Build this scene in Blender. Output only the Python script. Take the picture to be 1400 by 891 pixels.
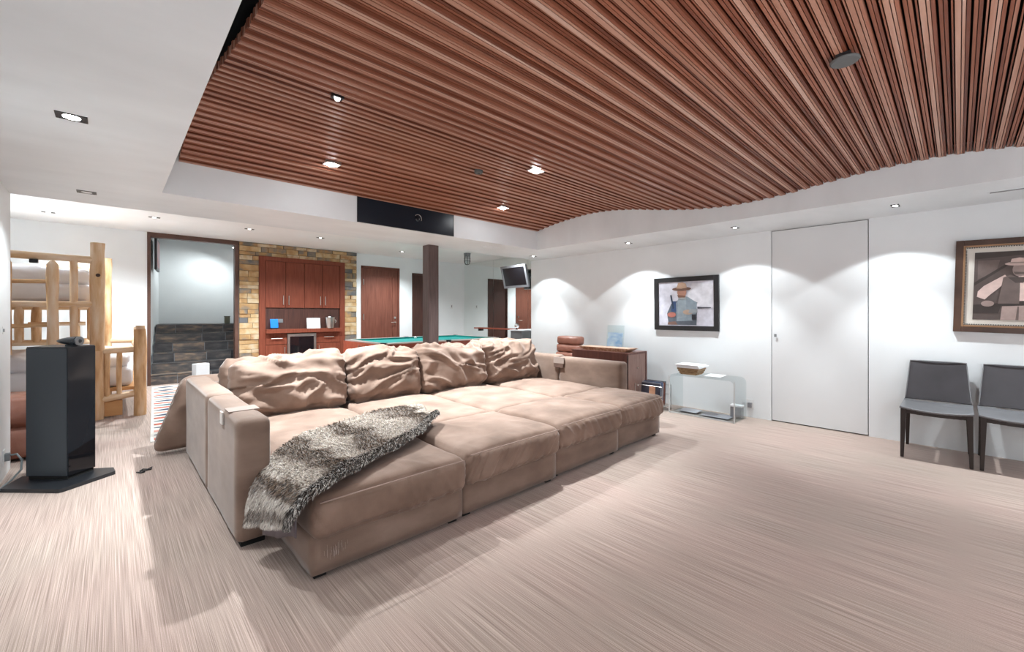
import bpy, bmesh, math, random
from mathutils import Vector, Matrix, noise
random.seed(7)
for o in list(bpy.data.objects): bpy.data.objects.remove(o)
SC = bpy.context.scene; COL = SC.collection
R = math.radians

# ---------------------------------------------------------------- camera
CAMH = 1.32
cd = bpy.data.cameras.new('camera'); cam = bpy.data.objects.new('camera', cd); COL.objects.link(cam)
cam.location = (0, 0, CAMH); cam.rotation_euler = (R(90), 0, R(-43.4364))
cd.sensor_width = 36; cd.lens = 577.7/1400*36; cd.shift_y = -16.5/1400; cd.clip_start = .05
SC.camera = cam
# ---------------------------------------------------------------- world / exposure
w = bpy.data.worlds.new('world'); SC.world = w; w.use_nodes = True
w.node_tree.nodes['Background'].inputs[0].default_value = (.9, .95, 1, 1)
w.node_tree.nodes['Background'].inputs[1].default_value = .3
SC.view_settings.view_transform = 'Standard'; SC.view_settings.look = 'None'
SC.view_settings.gamma = 1; SC.view_settings.use_curve_mapping = False
SC.view_settings.exposure = 0.45
# ---------------------------------------------------------------- light levels of the room's downlights (watts)
LC = (.90, .975, 1.0)          # lamp colour
P_WALL = (28, 76)             # right hand wall washers: wide cone, narrow cone
P_SOFFIT = 84                  # rectangular soffit lamps
P_TRAY = 600                    # lamps in the slatted ceiling
P_BACK = 165                    # pool room lamps
P_REAR = 30                    # added fill lamps in the unseen room around the photographer

def soft_light(name, loc, aim, sx, sy, power, color=(.95, .97, 1)):
    l = bpy.data.lights.new(name, 'AREA'); l.shape = 'RECTANGLE'; l.size = sx; l.size_y = sy; l.energy = power; l.color = color
    o = bpy.data.objects.new(name, l); COL.objects.link(o); o.location = loc
    o.rotation_euler = (Vector(aim)-Vector(loc)).to_track_quat('-Z','Y').to_euler(); return o
# added unseen fill lights behind the camera that lift the ceilings and slats
soft_light('fill_light_rear', (2.3,-1.7,.35), (2.3,-1.2,2.6), 3.2, .9, 22)
soft_light('fill_light_left', (-.2,-1.2,1.0), (-.15,.6,2.3), .5, .5, 11)
soft_light('fill_light_right', (1.3,-1.0,1.3), (3.0,.4,2.6), .4, .4, 16)

# ================================================================ helpers
def link(o): COL.objects.link(o); return o
def tag(o, label=None, cat=None, group=None, kind=None):
    if label: o['label'] = label
    if cat: o['category'] = cat
    if group: o['group'] = group
    if kind: o['kind'] = kind
    return o
def thing(name, label, cat, loc=(0,0,0), rz=0, group=None):
    o = bpy.data.objects.new(name, None); link(o); o.location = loc; o.rotation_euler = (0,0,rz)
    o.empty_display_size = .1
    return tag(o, label, cat, group)
def obj(name, bm, mat, parent=None, smooth=False, loc=None, rot=None, auto=None):
    me = bpy.data.meshes.new(name); bm.normal_update(); bm.to_mesh(me); bm.free()
    mats = mat if isinstance(mat, (list, tuple)) else [mat]
    for m in mats: me.materials.append(m)
    if smooth: me.shade_smooth()
    if auto: me.set_sharp_from_angle(angle=R(auto))
    o = bpy.data.objects.new(name, me); link(o)
    if parent: o.parent = parent
    if loc: o.location = loc
    if rot: o.rotation_euler = rot
    return o
def struct(name, bm, mat, parent=None, **k):
    o = obj(name, bm, mat, parent, **k)
    if not parent: o['kind'] = 'structure'
    return o
def dup_tree(o, parent=None):
    c = o.copy(); link(c); c.parent = parent
    for ch in list(o.children): dup_tree(ch, c)
    return c
def B(): return bmesh.new()
def box(bm, a, b, mi=0, bev=0):
    x0,x1 = sorted((a[0],b[0])); y0,y1 = sorted((a[1],b[1])); z0,z1 = sorted((a[2],b[2]))
    v = [bm.verts.new(p) for p in ((x0,y0,z0),(x1,y0,z0),(x1,y1,z0),(x0,y1,z0),(x0,y0,z1),(x1,y0,z1),(x1,y1,z1),(x0,y1,z1))]
    fs = [bm.faces.new([v[i] for i in q]) for q in ((0,3,2,1),(4,5,6,7),(0,1,5,4),(1,2,6,5),(2,3,7,6),(3,0,4,7))]
    for f in fs: f.material_index = mi
    if bev:
        es = list({e for f in fs for e in f.edges})
        bmesh.ops.bevel(bm, geom=es, offset=bev, segments=2, affect='EDGES', profile=.6)
    return v
def bx(a, b, mi=0, bev=0):
    bm = B(); box(bm, a, b, mi, bev); return bm
def tube(bm, pts, rad, n=12, cap=True, mi=0, wob=0, seed=0):
    pts = [Vector(p) for p in pts]
    if not isinstance(rad, (list, tuple)): rad = [rad]*len(pts)
    rings = []; up = Vector((0,0,1))
    for i, p in enumerate(pts):
        t = (pts[min(i+1,len(pts)-1)] - pts[max(i-1,0)]).normalized()
        if i == 0:
            a = up.cross(t)
            if a.length < .05: a = Vector((1,0,0)).cross(t)
            a.normalize()
        else:
            a = (a - t*a.dot(t)).normalized()
        b = t.cross(a)
        ring = []
        for k in range(n):
            an = 2*math.pi*k/n; d = a*math.cos(an)+b*math.sin(an)
            rr = rad[i]*(1+wob*noise.noise(Vector((p.x*3+d.x*1.3+seed, p.y*3+d.y*1.3, p.z*5+d.z*1.3))))
            ring.append(bm.verts.new(p+d*rr))
        rings.append(ring)
    for r0, r1 in zip(rings, rings[1:]):
        for k in range(n):
            bm.faces.new((r0[k], r0[(k+1)%n], r1[(k+1)%n], r1[k])).material_index = mi
    if cap:
        bm.faces.new(rings[0][::-1]).material_index = mi; bm.faces.new(rings[-1]).material_index = mi
def tb(pts, rad, **k):
    bm = B(); tube(bm, pts, rad, **k); return bm
def lathe(prof, n=24, loc=(0,0,0)):
    bm = B(); tube(bm, [(loc[0],loc[1],loc[2]+z) for z, r in prof], [max(r,.0005) for z, r in prof], n=n); return bm
def prism(poly, z0, z1, bm=None, mi=0):
    bm = bm or B()
    a = [bm.verts.new((x,y,z0)) for x,y in poly]; b = [bm.verts.new((x,y,z1)) for x,y in poly]
    n = len(poly)
    bm.faces.new(a[::-1]).material_index = mi; bm.faces.new(b).material_index = mi
    for i in range(n): bm.faces.new((a[i],a[(i+1)%n],b[(i+1)%n],b[i])).material_index = mi
    bmesh.ops.recalc_face_normals(bm, faces=bm.faces[:])
    return bm
def softbox(sx, sy, sz, r, res=.03, bulge=(0,0,0), wr=None, seed=0, crown=0):
    """rounded, puffed block centred on the origin; wr(p, n) -> displacement along the normal"""
    bm = B(); h = (sx/2, sy/2, sz/2)
    N = [max(4, int(round(s/res))) for s in (sx, sy, sz)]
    def P(u, v, w_):
        p = Vector((u*h[0], v*h[1], w_*h[2]))
        q = Vector([max(-(h[i]-r), min(h[i]-r, p[i])) for i in range(3)])
        d = p-q
        n = d.normalized() if d.length > 1e-9 else Vector((0,0,1))
        p2 = q+n*min(r, d.length if sum(abs(c) > 1e-9 for c in d) < 2 else r)
        bu = (1-u*u); bv = (1-v*v); bw = (1-w_*w_)
        p2.x += bulge[0]*u*bv**.6*bw**.5; p2.y += bulge[1]*v*bu**.6*bw**.5; p2.z += bulge[2]*w_*bu**.6*bv**.6
        if wr: p2 += n*wr(Vector((u,v,w_)), p2, n)
        return p2
    vd = {}
    def V(i, j, k):
        key = (i,j,k)
        if key not in vd: vd[key] = bm.verts.new(P(2*i/N[0]-1, 2*j/N[1]-1, 2*k/N[2]-1))
        return vd[key]
    for k in (0, N[2]):
        for i in range(N[0]):
            for j in range(N[1]):
                q = (V(i,j,k),V(i+1,j,k),V(i+1,j+1,k),V(i,j+1,k)); bm.faces.new(q if k else q[::-1])
    for j in (0, N[1]):
        for i in range(N[0]):
            for k in range(N[2]):
                q = (V(i,j,k),V(i+1,j,k),V(i+1,j,k+1),V(i,j,k+1)); bm.faces.new(q if not j else q[::-1])
    for i in (0, N[0]):
        for j in range(N[1]):
            for k in range(N[2]):
                q = (V(i,j,k),V(i,j+1,k),V(i,j+1,k+1),V(i,j,k+1)); bm.faces.new(q if i else q[::-1])
    return bm
def xf(bm, M): bmesh.ops.transform(bm, matrix=M, verts=bm.verts[:]); return bm
def T(x,y,z): return Matrix.Translation((x,y,z))
def ridge(p, s=0):
    n = noise.noise(p+Vector((s, s*1.7, -s))); return 1-min(1, abs(n)*3.2)

# ================================================================ materials
def mk(name, rgb, rough=.6, metal=0, spec=.5, emit=None, es=0, var=0, vscale=3, stretch=(1,1,1), bump=0, bscale=200, sheen=0,
       rgb2=None, rand=0, coord='Object', trans=0, ior=1.45, ramp=None, detail=4, coat=0, bstretch=None):
    m = bpy.data.materials.new(name); m.use_nodes = True; nt = m.node_tree; N = nt.nodes; L = nt.links
    b = N['Principled BSDF']; b.inputs['Base Color'].default_value = (*rgb, 1); b.inputs['Roughness'].default_value = rough
    b.inputs['Metallic'].default_value = metal; b.inputs['Specular IOR Level'].default_value = spec
    b.inputs['Transmission Weight'].default_value = trans; b.inputs['IOR'].default_value = ior
    b.inputs['Coat Weight'].default_value = coat
    if sheen:
        b.inputs['Sheen Weight'].default_value = sheen; b.inputs['Sheen Roughness'].default_value = .4
    if emit: b.inputs['Emission Color'].default_value = (*emit, 1); b.inputs['Emission Strength'].default_value = es
    tc = N.new('ShaderNodeTexCoord'); src = tc.outputs[coord]
    oi = N.new('ShaderNodeObjectInfo')
    add = N.new('ShaderNodeVectorMath'); add.operation = 'ADD'
    mul = N.new('ShaderNodeVectorMath'); mul.operation = 'SCALE'; mul.inputs[0].default_value = (13, 7, 19)
    L.new(oi.outputs['Random'], mul.inputs['Scale']); L.new(src, add.inputs[0]); L.new(mul.outputs[0], add.inputs[1])
    if var or rgb2 or ramp:
        mp = N.new('ShaderNodeMapping'); mp.inputs['Scale'].default_value = stretch; L.new(add.outputs[0], mp.inputs[0])
        nz = N.new('ShaderNodeTexNoise'); nz.inputs['Scale'].default_value = vscale; nz.inputs['Detail'].default_value = detail
        L.new(mp.outputs[0], nz.inputs['Vector'])
        fac = nz.outputs['Fac']
        if rand:
            ma = N.new('ShaderNodeMath'); ma.operation = 'MULTIPLY_ADD'; L.new(oi.outputs['Random'], ma.inputs[0])
            ma.inputs[1].default_value = rand; 
            sb = N.new('ShaderNodeMath'); sb.operation = 'SUBTRACT'; L.new(fac, sb.inputs[0]); sb.inputs[1].default_value = rand/2
            L.new(sb.outputs[0], ma.inputs[2]); fac = ma.outputs[0]
        cr = N.new('ShaderNodeValToRGB'); e = cr.color_ramp
        if ramp:
            while len(e.elements) < len(ramp): e.elements.new(.5)
            for el, (p, c) in zip(e.elements, ramp): el.position = p; el.color = (*c, 1)
        else:
            c2 = rgb2 or tuple(c*(1+var) for c in rgb); c1 = rgb if rgb2 else tuple(c*(1-var) for c in rgb)
            e.elements[0].position = .3; e.elements[0].color = (*c1, 1); e.elements[1].position = .7; e.elements[1].color = (*c2, 1)
        L.new(fac, cr.inputs[0]); L.new(cr.outputs[0], b.inputs['Base Color'])
    if bump:
        mp2 = N.new('ShaderNodeMapping'); mp2.inputs['Scale'].default_value = bstretch or stretch; L.new(add.outputs[0], mp2.inputs[0])
        n2 = N.new('ShaderNodeTexNoise'); n2.inputs['Scale'].default_value = bscale; n2.inputs['Detail'].default_value = 3
        L.new(mp2.outputs[0], n2.inputs['Vector'])
        bp = N.new('ShaderNodeBump'); bp.inputs['Strength'].default_value = bump; bp.inputs['Distance'].default_value = .01
        L.new(n2.outputs['Fac'], bp.inputs['Height']); L.new(bp.outputs[0], b.inputs['Normal'])
    return m

M = {}
M['wall'] = mk('white_plaster', (.80,.83,.85), rough=.42, spec=.35, var=.03, vscale=1.6, bump=.06, bscale=3)
M['wall_bed'] = mk('grey_plaster', (.68,.70,.69), rough=.5, spec=.3, var=.02, vscale=1.5)
M['ceil'] = mk('ceiling_plaster', (.765,.805,.83), rough=.45, spec=.35, var=.05, vscale=1.4, stretch=(1,2.2,1), bump=.05, bscale=3)
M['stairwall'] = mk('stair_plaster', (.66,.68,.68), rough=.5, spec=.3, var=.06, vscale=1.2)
M['gap'] = mk('shadow_gap', (.03,.03,.03), rough=.9)
M['black'] = mk('black_void', (.012,.012,.014), rough=.8)
M['doorwhite'] = mk('door_plaster', (.73,.745,.76), rough=.42, spec=.35, var=.025, vscale=1.5)
# carpet: fine streaks along y
def carpet():
    m = bpy.data.materials.new('streaked_carpet'); m.use_nodes = True; nt = m.node_tree; N = nt.nodes; L = nt.links
    b = N['Principled BSDF']; b.inputs['Roughness'].default_value = .85; b.inputs['Specular IOR Level'].default_value = .2
    b.inputs['Sheen Weight'].default_value = .25
    tc = N.new('ShaderNodeTexCoord')
    def nz(sc, scale, det=3, rough=.6):
        mp = N.new('ShaderNodeMapping'); mp.inputs['Scale'].default_value = sc; L.new(tc.outputs['Object'], mp.inputs[0])
        n = N.new('ShaderNodeTexNoise'); n.inputs['Scale'].default_value = scale; n.inputs['Detail'].default_value = det
        n.inputs['Roughness'].default_value = rough
        L.new(mp.outputs[0], n.inputs['Vector']); return n.outputs['Fac']
    def mixc(f, lo, hi, c1, c2):
        r = N.new('ShaderNodeValToRGB'); r.color_ramp.elements[0].position = lo; r.color_ramp.elements[0].color = (*c1,1)
        r.color_ramp.elements[1].position = hi; r.color_ramp.elements[1].color = (*c2,1); L.new(f, r.inputs[0]); return r.outputs[0]
    def mul(a, b_):
        x = N.new('ShaderNodeMix'); x.data_type = 'RGBA'; x.blend_type = 'MULTIPLY'; x.inputs['Factor'].default_value = 1
        L.new(a, x.inputs[6]); L.new(b_, x.inputs[7]); return x.outputs[2]
    f1 = nz((1, .0055, 1), 330, 2, .5)
    f2 = nz((1, .010, 1), 125, 2)
    f3 = nz((1, .5, 1), 1.3, 2)
    f4 = nz((1, 1, 1), 260, 2)
    c = mixc(f1, .28, .72, (.268,.194,.163), (.62,.50,.448))
    c = mul(c, mixc(f2, .3, .7, (.86,.84,.83), (1.06,1.05,1.04)))
    c = mul(c, mixc(f3, .35, .65, (.93,.95,.93), (1.05,1.0,1.0)))
    c = mul(c, mixc(f4, .3, .7, (.85,.84,.83), (1.08,1.08,1.08)))
    L.new(c, b.inputs['Base Color'])
    bp = N.new('ShaderNodeBump'); bp.inputs['Strength'].default_value = .35; bp.inputs['Distance'].default_value = .004
    L.new(f1, bp.inputs['Height']); L.new(bp.outputs[0], b.inputs['Normal'])
    return m
M['carpet'] = carpet()
M['slat'] = mk('cedar_slat_lit', (.4,.2,.14), rough=.45, spec=.4, vscale=9, stretch=(.12,3,3), rand=.34, detail=5,
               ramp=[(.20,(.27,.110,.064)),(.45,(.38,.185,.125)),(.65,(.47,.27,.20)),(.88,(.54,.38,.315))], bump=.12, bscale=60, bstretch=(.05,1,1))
M['slat_red_shaded'] = mk('cedar_slat_shaded', (.2,.07,.04), rough=.5, spec=.35, vscale=9, stretch=(.12,3,3), rand=.34, detail=5,
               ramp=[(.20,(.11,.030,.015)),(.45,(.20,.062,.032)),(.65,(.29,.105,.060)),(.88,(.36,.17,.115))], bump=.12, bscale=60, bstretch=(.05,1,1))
M['dwood'] = mk('mahogany', (.155,.036,.019), rough=.5, spec=.3, vscale=6, stretch=(6,6,.5), rgb2=(.225,.062,.035), detail=5)
M['dwood2'] = mk('walnut_door', (.13,.042,.028), rough=.4, spec=.4, vscale=7, stretch=(7,7,.4), rgb2=(.20,.075,.05), detail=5)
M['darkdoor'] = mk('dark_door', (.045,.018,.014), rough=.45, vscale=7, stretch=(7,7,.4), rgb2=(.09,.035,.026))
M['trimwood'] = mk('brown_trim', (.075,.035,.025), rough=.45, rgb2=(.11,.055,.04), vscale=5, stretch=(1,1,1))
M['colwood'] = mk('column_wood', (.075,.048,.045), rough=.4, rgb2=(.13,.088,.082), vscale=6, stretch=(5,5,.5))
M['deskwood'] = mk('desk_wood', (.12,.045,.035), rough=.35, rgb2=(.20,.095,.075), vscale=8, stretch=(5,5,.5), detail=5)
M['steel'] = mk('brushed_steel', (.62,.61,.59), rough=.3, metal=1)
M['chrome'] = mk('chrome', (.8,.8,.8), rough=.08, metal=1)
M['pine'] = mk('peeled_pine', (.62,.38,.18), rough=.55, vscale=5, stretch=(3,3,.6), bump=.25, bscale=20, detail=5,
               ramp=[(.22,(.46,.24,.10)),(.42,(.68,.43,.23)),(.6,(.78,.57,.38)),(.8,(.84,.70,.56))], rand=.2)
M['pineh'] = mk('peeled_pine_rail', (.62,.38,.18), rough=.55, vscale=5, stretch=(.6,3,3), bump=.25, bscale=20, detail=5,
               ramp=[(.22,(.46,.24,.10)),(.42,(.70,.46,.25)),(.6,(.80,.60,.41)),(.8,(.85,.72,.59))], rand=.2)
M['knot'] = mk('knot', (.06,.03,.02), rough=.6)
M['suede'] = mk('brown_microsuede', (.27,.175,.135), rough=.75, spec=.25, vscale=4, sheen=.2, detail=6,
                ramp=[(.25,(.150,.096,.072)),(.5,(.225,.150,.115)),(.75,(.305,.213,.170))], bump=.12, bscale=140)
M['suede2'] = mk('brown_microsuede_side', (.25,.16,.125), rough=.75, spec=.25, vscale=3, stretch=(1,1,2), sheen=.25, detail=6,
                ramp=[(.25,(.155,.102,.078)),(.5,(.218,.150,.117)),(.75,(.285,.204,.164))], bump=.1, bscale=140)
M['piping'] = mk('suede_piping', (.36,.26,.22), rough=.8)
M['zip'] = mk('pale_zip', (.42,.38,.35), rough=.5)
M['felt'] = mk('black_felt', (.01,.01,.01), rough=.95)
M['sheet'] = mk('white_sheet', (.72,.72,.76), rough=.85, var=.05, vscale=3, bump=.5, bscale=6)
M['sheetp'] = mk('lavender_sheet', (.55,.52,.58), rough=.85, var=.05, vscale=3, bump=.5, bscale=6)
M['leather'] = mk('brown_leather', (.25,.095,.062), rough=.35, vscale=3, rgb2=(.36,.17,.125), bump=.2, bscale=30)
M['cleather'] = mk('charcoal_leather', (.055,.052,.058), rough=.40, spec=.55, var=.15, vscale=5, bump=.06, bscale=250)
M['cseat'] = mk('grey_leather_seat', (.16,.16,.17), rough=.32, spec=.6, var=.12, vscale=5, bump=.06, bscale=250)
M['cstitch'] = mk('grey_edge_piping', (.22,.22,.23), rough=.5)
M['cleg'] = mk('espresso_leather_leg', (.028,.02,.018), rough=.4, bump=.05, bscale=200)
M['gloss'] = mk('gloss_black', (.014,.017,.022), rough=.12, spec=.6)
M['satin'] = mk('satin_black', (.018,.02,.024), rough=.35)
M['baffle'] = mk('speaker_graphite', (.030,.036,.044), rough=.3, spec=.55)
M['cloth'] = mk('green_baize', (.0,.21,.19), rough=.9, var=.06)
M['tablewood'] = mk('cherry_wood', (.26,.055,.03), rough=.3, rgb2=(.34,.085,.05), vscale=5, stretch=(.5,3,3))
M['slate'] = mk('dark_tile', (.05,.05,.055), rough=.42, vscale=5, stretch=(1,1,3), rand=.34, detail=7,
                ramp=[(.30,(.030,.030,.034)),(.50,(.060,.058,.060)),(.62,(.11,.092,.082)),(.76,(.24,.17,.12))], bump=.2, bscale=12)
M['grout'] = mk('pale_grout', (.22,.23,.25), rough=.8)
M['stone'] = mk('ledge_stone', (.4,.27,.13), rough=.8, vscale=5, rand=.62, detail=6,
                ramp=[(.12,(.12,.12,.125)),(.27,(.22,.175,.13)),(.40,(.37,.215,.09)),(.56,(.47,.325,.17)),(.72,(.53,.43,.30)),(.9,(.37,.19,.08))], bump=.7, bscale=9)
M['mortar'] = mk('stone_backing', (.10,.075,.05), rough=.95)
M['mirror'] = mk('mirror_glass', (.87,.90,.885), rough=.01, metal=1)
M['mirroredge'] = mk('mirror_joint', (.35,.38,.38), rough=.3)
M['glassdark'] = mk('dark_glass', (.008,.008,.010), rough=.06, spec=.7)
M['recess'] = mk('blue_black_panel', (.008,.013,.022), rough=.3, spec=.4)
M['paper'] = mk('white_paper', (.82,.83,.85), rough=.6)
M['papermuted'] = mk('grey_print', (.35,.36,.40), rough=.6, var=.4, vscale=40)
M['silver'] = mk('silver_plastic', (.27,.27,.29), rough=.35, metal=.4)
M['screen'] = mk('tv_screen', (.008,.008,.010), rough=.18)
M['bluelit'] = mk('blue_device', (.01,.10,.35), rough=.25, emit=(.02,.25,.9), es=.6)
M['lampglow'] = mk('lamp_glow', (1,1,1), emit=(1,.98,.96), es=28)
M['lampglow2'] = mk('lamp_glow_small', (1,1,1), emit=(1,.97,.93), es=10)
M['iron'] = mk('black_trim', (.02,.02,.022), rough=.4)
M['plate'] = mk('white_plate', (.75,.76,.76), rough=.4)
M['cable'] = mk('grey_cable', (.22,.25,.26), rough=.5)
M['wicker'] = mk('wicker', (.40,.27,.15), rough=.7, bump=1, bscale=45, vscale=30, rgb2=(.24,.15,.08))
M['burl'] = mk('burl_tray', (.36,.15,.07), rough=.3, vscale=30, rgb2=(.70,.50,.36))
M['graym'] = mk('grey_metal', (.20,.21,.22), rough=.4, metal=.3)
M['detector'] = mk('grey_grille', (.10,.105,.105), rough=.6)
M['bronze'] = mk('bronze_frame', (.045,.020,.012), rough=.35, metal=.1, vscale=6, rgb2=(.085,.042,.026), stretch=(1,1,1))
M['matboard'] = mk('mat_board', (.72,.68,.62), rough=.7)
M['blackframe'] = mk('black_frame', (.02,.02,.022), rough=.4)
M['oxide'] = mk('orange_log_panel', (.55,.27,.10), rough=.6, vscale=4, rgb2=(.66,.38,.17), stretch=(.5,3,3))
def flat(name, rgb, rough=.5): return mk(name, rgb, rough=rough)
def acrylic():
    m = bpy.data.materials.new('clear_acrylic'); m.use_nodes = True; nt = m.node_tree; N = nt.nodes; L = nt.links
    N.remove(N['Principled BSDF']); out = N['Material Output']
    lw = N.new('ShaderNodeLayerWeight'); lw.inputs['Blend'].default_value = .08
    tr = N.new('ShaderNodeBsdfTransparent'); tr.inputs[0].default_value = (.93,.95,.95,1)
    gl = N.new('ShaderNodeBsdfGlossy'); gl.inputs['Roughness'].default_value = .04; gl.inputs['Color'].default_value = (.85,.88,.9,1)
    mf = N.new('ShaderNodeMath'); mf.operation = 'MULTIPLY'; mf.inputs[1].default_value = .3; L.new(lw.outputs['Fresnel'], mf.inputs[0])
    mx = N.new('ShaderNodeMixShader'); L.new(mf.outputs[0], mx.inputs[0]); L.new(tr.outputs[0], mx.inputs[1]); L.new(gl.outputs[0], mx.inputs[2])
    L.new(mx.outputs[0], out.inputs[0]); return m
M['acrylic'] = acrylic()
def fur_mat():
    m = bpy.data.materials.new('faux_fur'); m.use_nodes = True; nt = m.node_tree; N = nt.nodes; L = nt.links
    b = N['Principled BSDF']; b.inputs['Roughness'].default_value = .7; b.inputs['Specular IOR Level'].default_value = .2
    a = N.new('ShaderNodeAttribute'); a.attribute_name = 'fur_col'; L.new(a.outputs['Color'], b.inputs['Base Color']); return m
M['fur'] = fur_mat()

# ================================================================ light builders
def spot(loc, power, size, blend=.3, radius=.03, parent=None, aim=None, color=LC):
    l = bpy.data.lights.new('lamp_light', 'SPOT'); l.energy = power; l.spot_size = R(size); l.spot_blend = blend
    l.shadow_soft_size = radius; l.color = color
    o = bpy.data.objects.new('lamp_light', l); link(o); o.location = loc
    if aim: o.rotation_euler = (Vector(aim)-Vector(loc)).to_track_quat('-Z','Y').to_euler()
    if parent: o.parent = parent
    return o
def downlight(x, y, z, label, group, lights, long=.20, wide=.085, axis='x', lit=True, glow='lampglow', twin=False):
    """recessed rectangular downlight: black baffle, rim, lens(es), and its light"""
    t = thing('ceiling_downlight', label, 'downlight', (x, y, z), 0 if axis == 'x' else R(90), group)
    bm = B(); a, b_ = long/2, wide/2; k = .012
    for p, q in (((-a,-b_,-.004),(a,-b_+k,.0)), ((-a,b_-k,-.004),(a,b_,.0)), ((-a,-b_+k,-.004),(-a+k,b_-k,.0)), ((a-k,-b_+k,-.004),(a,b_-k,.0))):
        box(bm, p, q)
    obj('rim', bm, M['iron'], t)
    obj('baffle', bx((-a+k,-b_+k,-.002),(a-k,b_-k,-.0005)), M['iron'], t)
    for dx in ((-.028, .028) if twin else (0,)):
        obj('lamp', lathe([(-.006,wide*.26),(-.0035,wide*.34),(-.002,wide*.34)], 16, (dx,0,0)), M[glow] if lit else M['plate'], t)
    for pw, sz, bl in lights:
        spot((0,0,-.02), pw, sz, bl, parent=t)
    return t

# ================================================================ structure
XR = 5.93; XM = 7.69; YB = 10.2; ZS = 2.35; ZU = 2.82; XL = -.63
struct('floor', bx((-3.2,-2.8,-.1),(8,10.3,0)), M['carpet'])
bm = B()
box(bm, (-.75,-2.8,ZS),(.31,5.58,2.95)); box(bm, (.31,4.65,ZS),(8,5.58,2.95)); box(bm, (4.96,-2.8,ZS),(6.1,4.65,2.95)); box(bm, (.31,-2.8,ZS),(4.96,-1.62,2.95))
struct('ceiling', bm, M['ceil'])
struct('ceiling_upper', bx((-3.2,5.58,ZU),(8,10.35,2.95)), mk('upper_ceiling_brightened',(.88,.885,.89),rough=.5,var=.03,vscale=1.4))  # plaster made paler than the main ceiling to stand in for missing uplight
struct('ceiling_plenum', bx((.31,-1.62,2.9),(4.96,4.65,2.95)), M['black'])
struct('wall_left', bx((XL-.14,-2.8,0),(XL,5.57,ZS)), M['wall'])
struct('wall_left_return', bx((-3.2,5.45,0),(XL-.14,5.57,ZU)), M['wall'])
struct('wall_far_left', bx((-3.3,5.45,0),(-3.2,10.3,ZU)), M['wall_bed'])
struct('wall_front', bx((-.75,-2.9,0),(6.1,-2.8,ZS)), M['wall'])
bm = B(); D0, D1, DZ = .668, 1.588, 2.343
box(bm, (XR,-2.8,0),(XR+.12,D0-.004,ZS)); box(bm, (XR,D1+.004,0),(XR+.12,5.72,ZS)); box(bm, (XR,D0-.004,DZ+.003),(XR+.12,D1+.004,ZS))
struct('wall_right', bm, M['wall'])
struct('trim_1', bx((XR+.03,D0-.02,0),(XR+.1,D1+.02,DZ+.004)), M['gap'])
d = struct('door_1', bx((XR+.0,D0+.004,.012),(XR+.045,D1-.003,DZ-.006), bev=.002), M['doorwhite'])
struct('wall_right_return', bx((XR+.12,5.60,0),(XM+.1,5.72,2.9)), M['wall'])
struct('wall_mirror_side', bx((XM+.01,5.72,0),(XM+.14,YB,ZU)), M['wall'])
bm = B()
for p, q in (((-3.2,YB,0),(.497,YB+.12,ZU)), ((1.89,YB,0),(4.50,YB+.12,ZU)), ((.497,YB,2.80),(1.89,YB+.12,ZU)), ((4.5,YB,2.52),(5.54,YB+.12,ZU)),
             ((5.54,YB,0),(5.92,YB+.12,ZU)), ((5.92,YB,2.43),(6.76,YB+.12,ZU)), ((6.76,YB,0),(XM+.14,YB+.12,ZU))): box(bm, p, q)
struct('wall_back', bm, M['wall'])
# door key on the flush door
t = thing('door_key', 'small dark key left in the flush white door', 'key', (XR-.002, 1.541, 1.068))
obj('key_blade', bx((-.02,-.003,-.004),(0,.003,.004)), M['graym'], t); obj('key_bow', bx((-.022,-.012,-.03),(-.018,.014,.006), bev=.001), M['graym'], t)
# soffit vents
t = thing('ceiling_vent', 'long narrow slot vent in the soffit above the chairs', 'vent', (5.42,-.45,ZS))
obj('vent_frame', bx((-.035,-.42,-.003),(.035,.28,0)), M['ceil'], t); obj('slot', bx((-.018,-.40,-.005),(.018,.265,-.001)), M['graym'], t)
t = thing('ceiling_vent', 'small pale vent in the soffit near the mirror wall', 'vent', (4.217,4.95,ZS))
obj('vent_frame', bx((-.15,-.06,-.004),(.15,.06,0), bev=.002), M['ceil'], t)
for k in range(5): obj('louvre', bx((-.13,-.045+k*.02,-.008),(.13,-.035+k*.02,-.003)), M['ceil'], t)

# stairwell
SX0, SX1 = .497, 2.75
bm = prism([(SX0,YB+.1),(.80,12.9),(.70,12.95),(SX0-.12,YB+.1)], 0, 3.9); struct('wall_stair_left', bm, M['stairwall'])
struct('wall_stair_right', bx((SX1,YB+.12,0),(SX1+.1,12.9,3.9)), M['stairwall'])
struct('wall_stair_back', bx((.5,12.8,0),(2.9,12.9,3.9)), M['stairwall'])
struct('ceiling_stair', bx((.3,YB+.12,3.2),(2.9,13,3.3)), M['stairwall'])
struct('trim_2', bx((SX0-.03,YB-.02,0),(SX0+.02,YB+.13,2.82)), M['trimwood'])
struct('trim_3', bx((1.83,YB-.02,0),(1.895,YB+.13,2.82)), M['trimwood'])
struct('trim_4', bx((SX0-.03,YB-.025,2.735),(1.895,YB+.13,2.822)), M['trimwood'])
st = thing('staircase', 'dark tiled stairs rising behind the rug in the stairwell', 'stairs', (SX0, YB+.03, 0))
rise, tread = .182, .28
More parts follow.
